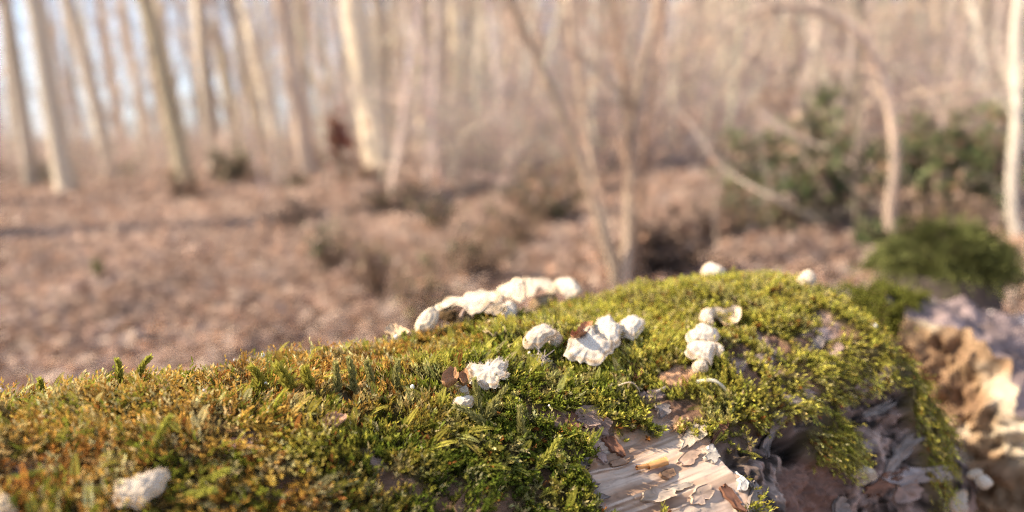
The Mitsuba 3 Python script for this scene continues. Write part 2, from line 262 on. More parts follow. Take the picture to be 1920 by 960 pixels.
# evergreen bushes
def bush(name, label, px, py, rx, ry, d, n, leafL, cols, bsdf='glossleaf', dead=.15, seed=0, cat='bush', group=None, branches=26):
    r = np.random.default_rng(700+seed); key = thing(name, label, cat, group)
    rx, n = (rx*1.35, int(n*.7)) if cat == 'bramble' else (rx, n)
    c0 = at(px, py, d); A = rx/FPX*d; B = ry/FPX*d; base = np.array([c0[0], d, float(ground_z(c0[0], d))-.03])
    tip = c0 + rand_dirs(branches, r)*[A, A*.8, B]*r.uniform(.5, 1.0, (branches, 1)); mid = (base+tip)/2+r.normal(size=tip.shape)*A*.12
    t = np.linspace(0, 1, 6)[:, None]; P = np.stack([(1-t)**2*base+2*t*(1-t)*m+t*t*e for m, e in zip(mid, tip)]); R = np.full((branches, 1), .008*d/4)*np.linspace(1, .3, 6)
    b2, r2 = branch_set(P, R, branches*5, .4, 1.2, A*.5, .9, r, 4, 0, .3); mb = MB(); mb.add(*tubes(P, R, 4), (.24, .17, .12)); mb.add(*tubes(b2, np.maximum(r2*.7, .0015), 3), (.30, .21, .15))
    v, f, c = mb.out(); add('stem', v, f, 'matte', c, parent=key, kind='stuff')
    k = r.integers(0, len(b2), n); tt = r.uniform(.2, 1.05, n)[:, None]; pos = b2[k, 0]*(1-tt)+b2[k, -1]*tt + r.normal(size=(n, 3))*A*.06
    pos[:, 2] = np.maximum(pos[:, 2], ground_z(pos[:, 0], pos[:, 1])+.01)
    col = np.asarray(cols)[r.integers(0, len(cols), n)]*np.exp(r.normal(size=(n, 1))*.25); dd = r.uniform(size=n) < dead; col[dd] = LEAFCOL[r.integers(0, 6, dd.sum())]
    L = leafL*r.uniform(.6, 1.3, n); v, f, c = leaf_mesh(pos, nrm(rand_dirs(n, r)+[0, 0, .6]), rand_dirs(n, r), L, L*.5, r.normal(0, .3, n), col)
    add('foliage', v, f, bsdf, c, parent=key, kind='stuff')
    return key
HOLLY = [(.10, .135, .06), (.14, .17, .085), (.19, .215, .115), (.065, .09, .04)]
OLIVE = [(.12, .125, .075), (.16, .15, .09), (.09, .10, .06)]
bush('holly_bush', 'dark holly bush with dead leaves left of the arched sapling', 1495, 305, 180, 145, 4.6, 4000, .058, HOLLY, dead=.3, seed=1)
bush('holly_bush', 'green holly bush between the arched sapling and the right edge', 1795, 275, 150, 130, 4.7, 3000, .058, HOLLY, dead=.28, seed=2)
bush('holly_bush', 'low small holly at the foot of the arched sapling', 1632, 430, 38, 45, 3.5, 330, .05, HOLLY, dead=.1, seed=3)
bush('holly_bush', 'holly bush set back behind the arched sapling stem', 1655, 345, 90, 85, 5.6, 1500, .06, HOLLY, dead=.25, seed=16)
bush('evergreen_bush', 'small dark evergreen bush in front of the thin far stem', 432, 300, 52, 42, 12, 420, .10, OLIVE, dead=.1, seed=4)
bush('brown_bush', 'brown olive brush at the foot of the olive leaning trunk', 350, 352, 40, 45, 9, 500, .07, [(.16, .12, .075), (.20, .15, .10)], 'leafy', .3, 5)
bush('evergreen_bush', 'dim olive bush at the foot of the pinkish leaning trunk', 550, 358, 30, 30, 8.5, 300, .07, OLIVE, dead=.3, seed=6)
bush('bramble', 'dark bramble clump in the leaves left of the hazel stems', 1010, 355, 80, 55, 5.2, 900, .055, OLIVE, dead=.45, seed=7, cat='bramble')
bush('bramble', 'low olive bramble under the bright cream trunk', 735, 365, 60, 40, 6.5, 450, .06, OLIVE, dead=.4, seed=8, cat='bramble')
bush('bramble', 'small dark bramble under the straight thin cream trunk', 820, 385, 35, 22, 5.5, 260, .05, OLIVE, dead=.4, seed=9, cat='bramble')
bush('bramble', 'sparse green bramble in the leaves at centre left', 630, 430, 65, 45, 4.2, 210, .05, [(.08, .11, .06), (.10, .12, .08)], dead=.35, seed=10, cat='bramble')
bush('bramble', 'dim low bramble just behind the ridge of the log', 780, 485, 75, 40, 2.8, 170, .045, OLIVE, dead=.5, seed=11, cat='bramble')
bush('bramble', 'dark bramble at the foot of the hazel', 1190, 470, 60, 45, 3.3, 380, .045, [(.08, .06, .045), (.11, .08, .06)], 'leafy', .3, 12, cat='bramble')
bush('evergreen_bush', 'far olive bush behind the slim left trunk', 235, 315, 28, 22, 17, 250, .12, OLIVE, dead=.2, seed=13)
bush('evergreen_bush', 'far dark bush beside the flared left trunk', 82, 318, 26, 24, 15, 250, .12, OLIVE, dead=.2, seed=14)
bush('moss_tuft', 'tiny bright green tuft alone on the brown leaf floor', 184, 486, 14, 10, 4.0, 260, .02, [(.14, .20, .03)], 'leafy', 0, 15, cat='moss tuft', branches=8)
BROWNISH = [(.20, .155, .115), (.26, .19, .14), (.15, .14, .09)]
for i, (x, y, rx, ry, d, n, lab) in enumerate([(900, 330, 70, 45, 8, 420, 'brown brush in front of the broad faint trunk'), (680, 345, 60, 35, 9, 350, 'brown brush at the foot of the brightest trunk'), (1090, 330, 60, 60, 6, 420, 'brown brush behind the leaning hazel stem'), (880, 460, 70, 35, 3.6, 130, 'sparse dry bramble above the fungus row'),
        (700, 470, 50, 40, 3.4, 110, 'sparse dry bramble below the withered spray'), (1330, 410, 60, 45, 4.2, 500, 'dark brown bramble right of the hazel foot'), (1235, 455, 75, 50, 3.2, 900, 'dark bramble in the hollow just behind the high ridge'), (960, 420, 60, 45, 4.5, 190, 'dry bramble left of the leaning hazel stem'), (560, 400, 50, 25, 6.5, 160, 'low dry bramble in the open leaves at left'),
        (1420, 420, 60, 45, 4.4, 420, 'dark dead fern mass at the left holly foot'), (1760, 400, 90, 35, 4.0, 240, 'dry bramble under the right holly'), (1150, 290, 50, 50, 9, 300, 'brown thicket seen between the hazel stems'), (470, 345, 50, 22, 12, 260, 'olive brush right of the olive leaning trunk'), (180, 300, 90, 25, 19, 320, 'far olive hedge behind the slim left trunk'), (620, 300, 60, 35, 15, 300, 'far brown hedge left of the brightest trunk'), (20, 310, 60, 30, 18, 250, 'far olive hedge at the left edge')]):
    bush('bramble', lab, x, y, rx, ry, d, n, .05 if d < 7 else .09, [(.085, .065, .06), (.12, .09, .08)] if i in (5, 6) else (BROWNISH if i % 3 else OLIVE), 'leafy', .12 if i in (5, 6) else .35, 40+i, cat='bramble', branches=34)
# withered leaf cluster on a thin stalk
def withered():
    r = np.random.default_rng(77); key = thing('withered_spray', 'dark red brown spray of withered leaves on a thin bent stalk', 'dead leaves')
    P, w = stem_px([(690, 470), (655, 380), (640, 300), (632, 230)], 3.3, 3.3, 6, 4, 16); P[0, 2] = ground_z(P[0, 0], P[0, 1])-.02
    v, f, c = trunk_mesh(P, w, (.25, .17, .13), 6, None, 9); add('stalk', v, f, 'matte', c, parent=key)
    n = 95; c0 = at(636, 258, 3.3); pos = c0 + r.normal(size=(n, 3))*np.array([.032, .03, .042])
    L = r.uniform(.03, .055, n); v, f, c = leaf_mesh(pos, rand_dirs(n, r), rand_dirs(n, r), L, L*.6, r.normal(0, .6, n), jitter((.17, .07, .05), n, .3, .06, r))
    add('withered_leaves', v, f, 'leafy', c, parent=key, kind='stuff')
withered()

# ------------------------------------------------------------------ air: pale winter haze between the trees
scene['haze_air'] = {'type': 'homogeneous', 'albedo': {'type': 'rgb', 'value': [.95, .95, .95]}, 'sigma_t': {'type': 'rgb', 'value': [HAZE, HAZE, HAZE*1.05]}, 'phase': {'type': 'hg', 'g': .3}}
scene['haze'] = {'type': 'cube', 'to_world': T().translate([0, 0, 5]).scale([280, 280, 25]), 'bsdf': {'type': 'null'}, 'interior': {'type': 'ref', 'id': 'haze_air'}}
labels['haze'] = {'label': 'thin pale haze between the trees', 'category': 'haze', 'kind': 'stuff'}
scene['camera']['medium'] = {'type': 'ref', 'id': 'haze_air'}

# ------------------------------------------------------------------ the log
A = nrm([.285, .20, 0]); NV = np.array([A[1], -A[0], 0.0]); Z = np.array([0, 0, 1.0])     # axis, towards the camera, up
RIDGE0 = CAM + np.array([-.165, .25, -.096]); RAD = .122; S0, S1 = -.55, .518
RIDGE_S = np.array([-.6, -.1, 0, .1, .2, .3, .36, .42, .46, .50, .535]); RIDGE_DZ = np.array([0, 0, 0, -.001, -.002, .000, .003, .003, -.001, -.010, -.030])
def fbm2(s, a, k, o=3, seed=0): return meshkit.fbm(np.stack([s*k, a*k, np.zeros_like(s)], -1), o, seed)
def blob(s, ph, s0, p0, ws, wp, rot=0.0, warp=.35):
    """1 inside a ragged ellipse of log coordinates (s metres along, ph radians round)"""
    ds = s-s0; da = (ph-p0)*RAD; c, q = math.cos(rot), math.sin(rot)
    x = (ds*c+da*q)/ws; y = (-ds*q+da*c)/(wp*RAD)
    rr = np.sqrt(x*x+y*y) + (fbm2(s, ph*RAD, 70, 4, 31)-.5)*2*warp
    return np.clip((1.15-rr)/.3, 0, 1)
def log_R(s, ph):
    a = ph*RAD
    R = RAD + (fbm2(s, a, 14, 3, 1)-.5)*.016
    w = np.clip((ph-.62)/.35, 0, 1); w = w*w*(3-2*w)
    R = R + w*(.016*np.clip((s-.15)/.09, 0, 1)-.024*np.clip((s-.243)/.055, 0, 1)-.006*np.clip((s-.30)/.2, 0, 1))       # the peeled patch faces left, the flank beyond it falls away
    return R
END_P = np.array([-3.2, -.6, 0, .4, .7, .95, 1.2, 1.45, 2.0, 3.2]); END_S = np.array([.46, .455, .445, .418, .420, .440, .464, .478, .48, .46])
def s_end(ph): return np.interp(ph, END_P, END_S)
def log_pt(s, ph, R=None):
    s = np.asarray(s, float); ph = np.asarray(ph, float)
    R = log_R(s, ph) if R is None else R
    dz = np.interp(s, RIDGE_S, RIDGE_DZ); end = np.clip((s-(s_end(ph)-.03))/.03, 0, 1); k = 1-.07*end**2
    c = RIDGE0 + A*s[..., None] + Z*(dz-RAD)[..., None]
    return c + (R*k*np.sin(ph))[..., None]*NV + (R*k*np.cos(ph))[..., None]*Z
def log_coords(p):
    q = p-RIDGE0; s = q@A; dz = np.interp(s, RIDGE_S, RIDGE_DZ); y = q@NV; z = q[..., 2]-dz+RAD
    return s, np.arctan2(y, z), np.hypot(y, z)
def hit(px, py):
    r = nrm(ray(px, py)); t = np.linspace(.08, 1.0, 3000); p = CAM+r*t[:, None]; s, ph, rr = log_coords(p)
    se = s_end(ph); end = np.clip((s-(se-.03))/.03, 0, 1); k = 1-.07*end**2; ins = (rr < (log_R(s, ph)+.012)*k) & (s < se) & (s > S0)
    if not ins.any(): return None
    i0 = ins.argmax(); sl = slice(i0, min(i0+500, len(t)))
    ins = (rr[sl] < surface_R(s[sl], ph[sl])*k[sl]) & (s[sl] < se[sl]) & (s[sl] > S0)
    if not ins.any(): return None
    i = i0+ins.argmax(); return p[i], s[i], ph[i]
def hit_below(px, py):
    for dx in (0, -12, -25, -40, -60, -90):
        for dy in (0, 4, 8, 12, 18, 26, 40, 60):
            h = hit(px+dx, py+dy)
            if h is not None: return h
def log_normal(s, ph, e=.002):
    s = np.asarray(s, float); ph = np.asarray(ph, float)
    return nrm(np.cross(log_pt(s, ph+e/RAD)-log_pt(s, ph-e/RAD), log_pt(s+e, ph)-log_pt(s-e, ph))*1.0)

# what covers the bark: (s, phi, half length, half width in radians, turn)
def masks(s, ph):
    s = np.asarray(s, float); ph = np.asarray(ph, float)
    m = {}
    peel = blob(s, ph, .208, .83, .038, .21, 0, .62)*np.clip((s-.174-(fbm2(s, ph*RAD, 160, 2, 8)-.5)*.012)/.006, 0, 1)
    m['peel'] = peel
    m['brown'] = np.maximum(blob(s, ph, .190, .565, .025, .05, .65, .5), blob(s, ph, .242, .64, .015, .06, .3, .5))
    m['orange'] = blob(s, ph, .257, .49, .011, .06)
    m['flank'] = np.clip((ph-.80+.10*np.clip((s-.25)/.05, 0, 1)-(fbm2(s, ph*RAD, 45, 3, 6)-.5)*.25)/.10, 0, 1)*np.clip((s-.240)/.008, 0, 1)
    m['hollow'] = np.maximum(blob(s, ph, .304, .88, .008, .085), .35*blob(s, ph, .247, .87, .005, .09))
    m['spots'] = blob(s, ph, .060, .335, .006, .03)
    m['row'] = blob(s, ph, .205, -.155, .050, .045)
    nz = fbm2(s, ph*RAD, 85, 3, 12)
    thin = np.clip(blob(s, ph, .335, .56, .055, .19)*np.clip((nz-.44)*7, 0, 1), 0, 1)
    gaps = np.clip((fbm2(s, ph*RAD, 60, 3, 19)-.66)*12, 0, .8)*np.clip((ph-.1)/.2, 0, 1)
    clump = np.maximum.reduce([blob(s, ph, .257, .73, .013, .075), blob(s, ph, .285, .72, .014, .065), blob(s, ph, .337, .94, .022, .12, .3, .5), blob(s, ph, .417, 1.02, .016, .50, .15, .5), .7*blob(s, ph, .258, .83, .006, .05), .7*blob(s, ph, .37, .74, .03, .06)])
    tuft = blob(s, ph, .222, .655, .006, .045)*.8
    moss = 1-np.maximum.reduce([peel, m['brown']*.95, m['orange'], m['row']*.9, m['flank']*(1-.97*clump), thin, gaps, m['spots']])
    m['moss'] = np.clip(np.maximum(moss, tuft)*(1-m['hollow']), 0, 1)
    return m
def cushion(s, ph):
    a = ph*RAD
    return (fbm2(s, a, 55, 3, 21)-.35)*.011 + (fbm2(s, a, 170, 2, 22)-.5)*.0022
def surface_R(s, ph, m=None):
    m = masks(s, ph) if m is None else m; a = ph*RAD
    R = log_R(s, ph)
    bark = (meshkit.fbm(np.stack([s*60, a*130, 0*s], -1), 4, 41)-.5)*.006 - np.abs(meshkit.fbm(np.stack([s*75, a*75, 0*s], -1), 4, 49)-.5)*.010*(.45+m['flank']) + (fbm2(s, a, 380, 2, 57)-.5)*.0022 + np.floor(4*fbm2(s, a, 42, 3, 43))*.0007
    x = a + (fbm2(s, a, 25, 3, 46)-.5)*.004
    fib = ((meshkit.fbm(np.stack([s*40, x*800, 0*s], -1), 2, 44)-.5)*.0018 + (np.floor(4.5*meshkit.fbm(np.stack([s*40, x*260, 0*s], -1), 3, 45)))*.0006)*(1-.65*np.clip((s-.205)/.02, 0, 1)) + (fbm2(s, a, 90, 3, 60)-.5)*.002
    R = R + (1-m['moss'])*(bark*(1-m['peel']) + m['peel']*(fib-.0032))
    R = R + m['moss']*cushion(s, ph)
    R = R - m['hollow']*.010 - m['flank']*(1-m['moss'])*(.0035 + .006*np.clip(.5-fbm2(s, a, 38, 3, 48), -.2, .5)) + m['orange']*(fbm2(s, a, 200, 3, 3)-.5)*.003
    return R
def log_color(s, ph, m):
    a = ph*RAD; n = fbm2(s, a, 120, 4, 51)[..., None]; n2 = fbm2(s, a, 40, 4, 52)[..., None]; n3 = meshkit.fbm(np.stack([s*45, a*420, 0*s], -1), 4, 53)[..., None]
    pl = np.clip((n2-.50)*7, 0, 1)
    hf = fbm2(s, a, 420, 3, 55)[..., None]; c = np.array([.17, .10, .07])*(.2+.8*n+.8*hf); c = c*(1-pl) + pl*np.array([.44, .33, .30])*(.2+.8*n+.8*hf)
    fl = m['flank'][..., None]; hf = fbm2(s, a, 420, 3, 55)[..., None]; hg = np.clip((fbm2(s, a, 190, 3, 56)[..., None]-.30)*2.4, .05, 1.2); cf = np.array([.24, .175, .155])*hg*(.4+1.2*hf); pf = np.clip((n2-.53)*7, 0, 1); cf = cf*(1-pf)+pf*np.array([.38, .30, .265])*(.25+.9*hg)*(.4+1.1*hf)
    red = blob(s, ph, .30, 1.12, .035, .16)[..., None]; cf = cf*(1-red)+red*np.array([.17, .10, .08])*(.2+.7*n+.8*hf)
    c = c*(1-fl)+fl*cf
    rw = m['row'][..., None]; c = c*(1-rw)+rw*np.array([.30, .20, .12])*(.4+1.2*n)
    pe = m['peel'][..., None]; n4 = meshkit.fbm(np.stack([s*36, (a+(fbm2(s, a, 25, 3, 46)-.5)*.004)*230, 0*s], -1), 3, 45)[..., None]
    sm = np.clip((s[..., None]-.205)/.02, 0, 1); cp = np.array([.52, .42, .345])*(.50+.95*(n3*(1-.5*sm)+.25*sm)); pk = np.clip((n2-.48)*5, 0, 1)*.6; cp = cp*(1-pk)+pk*np.array([.56, .42, .36]); br = np.clip((.40-n4)*6, 0, 1)*(.85-.35*sm); cp = cp*(1-br)+br*np.array([.36, .22, .14])*(.5+n3)
    ln_ = np.clip((meshkit.fbm(np.stack([s*16, a*820, 0*s], -1), 2, 58)[..., None]-.53)*10, 0, 1)*(.9-.35*sm); cp = cp*(1-ln_)+ln_*np.array([.27, .17, .115])*(.5+n)
    ed = np.clip((.185-s[..., None])/.010, 0, 1)*.8; cp = cp*(1-ed)+ed*np.array([.26, .22, .20])*(.4+1.2*n3)
    c = c*(1-pe)+pe*cp
    o = m['orange'][..., None]; c = c*(1-o)+o*np.array([.46, .27, .16])*(.5+n)
    mo = m['moss'][..., None]; c = c*(1-mo)+mo*np.array([.075, .055, .022])*(.2+.8*n+.8*hf)
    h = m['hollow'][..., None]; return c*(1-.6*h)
LOG = thing('fallen_log', 'mossy fallen log across the foreground with a peeled pale patch and dark flaking bark', 'log')
def build_log():
    s = np.concatenate([np.arange(S0, -.16, .006), np.arange(-.16, .158, .0017), np.arange(.158, .365, .0006), np.arange(.365, S1-.0005, .0011), [S1]])
    ph = np.concatenate([np.linspace(-np.pi, -.75, 40)[:-1], np.arange(-.75, .42, .014), np.arange(.42, 1.32, .0040), np.arange(1.32, np.pi, .05)])
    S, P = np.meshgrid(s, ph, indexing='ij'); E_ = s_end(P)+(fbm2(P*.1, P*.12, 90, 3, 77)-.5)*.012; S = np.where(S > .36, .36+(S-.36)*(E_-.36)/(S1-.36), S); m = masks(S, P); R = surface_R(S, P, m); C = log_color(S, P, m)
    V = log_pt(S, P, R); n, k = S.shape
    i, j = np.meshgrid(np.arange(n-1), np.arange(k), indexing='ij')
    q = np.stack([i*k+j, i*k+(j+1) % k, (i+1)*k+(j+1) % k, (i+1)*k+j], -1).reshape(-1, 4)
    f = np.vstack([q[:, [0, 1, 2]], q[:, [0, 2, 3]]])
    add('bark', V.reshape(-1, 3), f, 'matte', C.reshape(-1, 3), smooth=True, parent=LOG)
    ring = V[-1]; cen = ring.mean(0); rr = np.linspace(1, 0, 16)[1:]; pts = [ring]
    for r_ in rr: p = cen+(ring-cen)*r_; pts.append(p + A*((meshkit.fbm(p*60, 3, 61)-.5)*.05*(1-r_**4))[:, None])
    E = np.array(pts); n2 = len(E); i, j = np.meshgrid(np.arange(n2-1), np.arange(k), indexing='ij')
    q = np.stack([i*k+j, i*k+(j+1) % k, (i+1)*k+(j+1) % k, (i+1)*k+j], -1).reshape(-1, 4)
    n_ = meshkit.fbm(E.reshape(-1, 3)*80, 3, 62)[:, None]
    add('broken_end', E.reshape(-1, 3), np.vstack([q[:, [0, 1, 2]], q[:, [0, 2, 3]]]), 'matte', np.array([.42, .26, .12])*(.4+1.2*n_), parent=LOG, label='splintered ochre end of the log')
build_log()

# moss: shoots with small pointed leaves
def shoots(base, d, L, bend, col, K, leafL, leafW, r, tipgain=1.55, basegain=.30, spread=.75):
    n = len(base); d = nrm(d); a = nrm(np.cross(d, r.normal(size=(n, 3)))); b = np.cross(d, a)
    V = np.empty((n, K, 4, 3)); C = np.empty((n, K, 4, 3)); ph0 = r.uniform(0, 6.28, n)
    for k in range(K):
        t = (k+.6)/K; an = ph0+k*2.4+r.normal(0, .3, n); rad = a*np.cos(an)[:, None]+b*np.sin(an)[:, None]
        p = base + d*(L*t)[:, None] + bend*(L*t*t)[:, None]; ax = nrm(d+2*bend*t)
        l = leafL*(1.15-.45*t)*r.uniform(.75, 1.25, n); w = leafW*r.uniform(.8, 1.2, n)
        dirn = nrm(ax*(.55+.5*t)+rad*spread*(1.15-.5*t)); side = nrm(np.cross(dirn, ax+rad*.3))
        V[:, k, 0] = p; V[:, k, 1] = p+dirn*(l*.42)[:, None]+side*(w*.5)[:, None]; V[:, k, 2] = p+dirn*l[:, None]+ax*(l*.12)[:, None]; V[:, k, 3] = p+dirn*(l*.42)[:, None]-side*(w*.5)[:, None]
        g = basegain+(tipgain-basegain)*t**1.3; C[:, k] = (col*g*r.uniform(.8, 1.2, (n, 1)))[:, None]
    F0 = np.array([(0, 1, 2), (0, 2, 3)]); F = (F0[None]+(np.arange(n*K)*4)[:, None, None]).reshape(-1, 3)
    return V.reshape(-1, 3), F, C.reshape(-1, 3)
GOLDEN, RUST, GREEN, LIME, DEEP, STRAW = map(np.array, ((.43, .27, .065), (.33, .14, .04), (.21, .23, .035), (.43, .40, .08), (.10, .13, .02), (.50, .44, .22)))
def moss_color(s, ph, r):
    n = len(s); a = ph*RAD; n1 = fbm2(s, a, 26, 3, 71); n2 = fbm2(s, a, 80, 3, 72); n3 = fbm2(s, a, 160, 2, 73)
    left = np.clip((.185-s-.12*np.clip(ph, 0, 1)+(n1-.5)*.20)/.05, 0, 1)     # golden brown on the left crown
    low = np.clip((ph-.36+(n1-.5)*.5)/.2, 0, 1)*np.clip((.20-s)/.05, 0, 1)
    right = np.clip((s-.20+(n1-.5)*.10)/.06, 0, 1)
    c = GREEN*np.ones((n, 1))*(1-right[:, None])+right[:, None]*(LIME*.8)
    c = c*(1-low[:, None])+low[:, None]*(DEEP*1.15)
    g = np.where((n2 > .57)[:, None], RUST, np.where((n3 < .36)[:, None], GREEN*.9, GOLDEN)); c = c*(1-left[:, None])+left[:, None]*g
    lime = np.clip((n2-.56)*9, 0, 1)[:, None]*(1-.6*left[:, None]); c = c*(1-lime)+lime*LIME*(1-.35*low[:, None])
    rust = blob(s, ph, -.005, .30, .022, .10)[:, None]*.8; c = c*(1-rust)+rust*RUST*.9
    band = np.clip(1-np.abs(ph+.02+(n2-.5)*.3)/.16, 0, 1)*np.clip((s-.085)/.01, 0, 1)*np.clip((.175-s)/.02, 0, 1); band = (band*.85)[:, None]; c = c*(1-band)+band*(RUST*.6+GOLDEN*.4)
    ol = (np.clip((n3-.58)*8, 0, 1)*.6)[:, None]; c = c*(1-ol)+ol*STRAW*.8
    odd = r.uniform(size=n); c = np.where((odd < .07)[:, None], STRAW*.85, c); c = np.where(((odd > .10) & (odd < .19))[:, None], np.where(left[:, None] > .5, STRAW, LIME)*(1-.4*low[:, None]), c); c = np.where(((odd > .19) & (odd < .19+.07*left))[:, None], GREEN, c); c = np.where(((odd > .35) & (odd < .385))[:, None], RUST*.7, c)
    return c*np.exp(r.normal(size=(n, 1))*.22)*np.exp(r.normal(size=(n, 3))*.05)
def build_moss():
    r = np.random.default_rng(91); N = 115000
    s = r.uniform(-.16, S1-.002, N); ph = r.uniform(-.75, 1.75, N)
    k0 = s < s_end(ph)-.001; s, ph = s[k0], ph[k0]; N = len(s); m = masks(s, ph); vis = np.clip(1-np.abs(ph-.35)/1.6, .25, 1)
    keep = r.uniform(size=N) < m['moss']**1.3*vis*np.where(s > .36, .62, 1.0)*.92; s, ph = s[keep], ph[keep]; m = {k: x[keep] for k, x in m.items()}
    R = surface_R(s, ph, m); p = log_pt(s, ph, R-.0006); nv = log_normal(s, ph); n = len(s); a = ph*RAD
    down = nrm(log_pt(s, ph+.01)-log_pt(s, ph)); flow = np.clip((s-.26)/.06, 0, 1)*np.clip((ph-.45)/.3, 0, 1)
    n1 = fbm2(s, a, 30, 2, 81); n2 = fbm2(s, a, 33, 2, 82)
    tang = nrm(down*(n1-.5)[:, None]*3+A*(n2-.5)[:, None]*3+r.normal(size=(n, 3))*.45)
    gold = np.clip((.14-s-.1*ph)/.06, 0, 1)
    up = (.95-.45*gold-.5*flow)[:, None]; d = nrm(nv*up + tang*(.45+.35*gold)[:, None] + (down*.9+A*.35)*flow[:, None] + Z*.15)
    L = (r.uniform(.0032, .0062, n)*(.36+1.1*fbm2(s, a, 70, 3, 83))*(1+.5*flow+.25*gold))*np.clip(m['moss']+.25, .4, 1)
    bend = tang*.35+nv*.1+down*.25*flow[:, None]-Z*.05
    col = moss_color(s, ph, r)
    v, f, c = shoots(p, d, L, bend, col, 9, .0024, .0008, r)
    # flat feathery shoots among the cushions
    M = 2400; j = r.integers(0, n, M); j = j[(s[j] < .30) & (r.uniform(size=M) < .35+.65*np.clip((fbm2(s[j], a[j], 40, 2, 95)-.42)*6, 0, 1))]; M = len(j)
    dd = nrm(tang[j]+nv[j]*r.uniform(.1, .9, (M, 1))+Z*.2); LL = r.uniform(.006, .013, M); B = p[j]+nv[j]*(L[j]*.55)[:, None]; KK = 15; sidev = nrm(np.cross(dd, nv[j])); FV = np.empty((M, KK, 2, 4, 3)); cb_ = np.where((r.uniform(size=M) < .5)[:, None], LIME*.85*np.exp(r.normal(size=(M, 1))*.2), col[j]*1.2)
    for k in range(KK):
        t = (k+.4)/KK; c0_ = B+dd*(LL*t)[:, None]-nv[j]*(LL*.25*t*t)[:, None]; w_ = .0019*(1-t)**.6*(.5+.5*min(1, t*5))+.0007
        for q_, sg in enumerate((-1, 1)):
            e_ = nrm(sidev*sg*(1.1-.6*t)+dd*.8+nv[j]*.15)*w_; o_ = dd*w_*.20
            FV[:, k, q_, 0] = c0_; FV[:, k, q_, 1] = c0_+e_*.5+o_; FV[:, k, q_, 2] = c0_+e_; FV[:, k, q_, 3] = c0_+e_*.5-o_
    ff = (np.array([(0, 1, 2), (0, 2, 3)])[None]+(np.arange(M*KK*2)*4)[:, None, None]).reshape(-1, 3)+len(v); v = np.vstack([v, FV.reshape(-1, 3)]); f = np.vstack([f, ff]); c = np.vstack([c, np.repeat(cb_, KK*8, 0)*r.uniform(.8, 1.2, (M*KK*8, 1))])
    add('moss', v, f, 'mossy', c, kind='stuff', label='thick moss carpet on the log, golden brown at left and lime green at right', cat='moss')
build_moss()

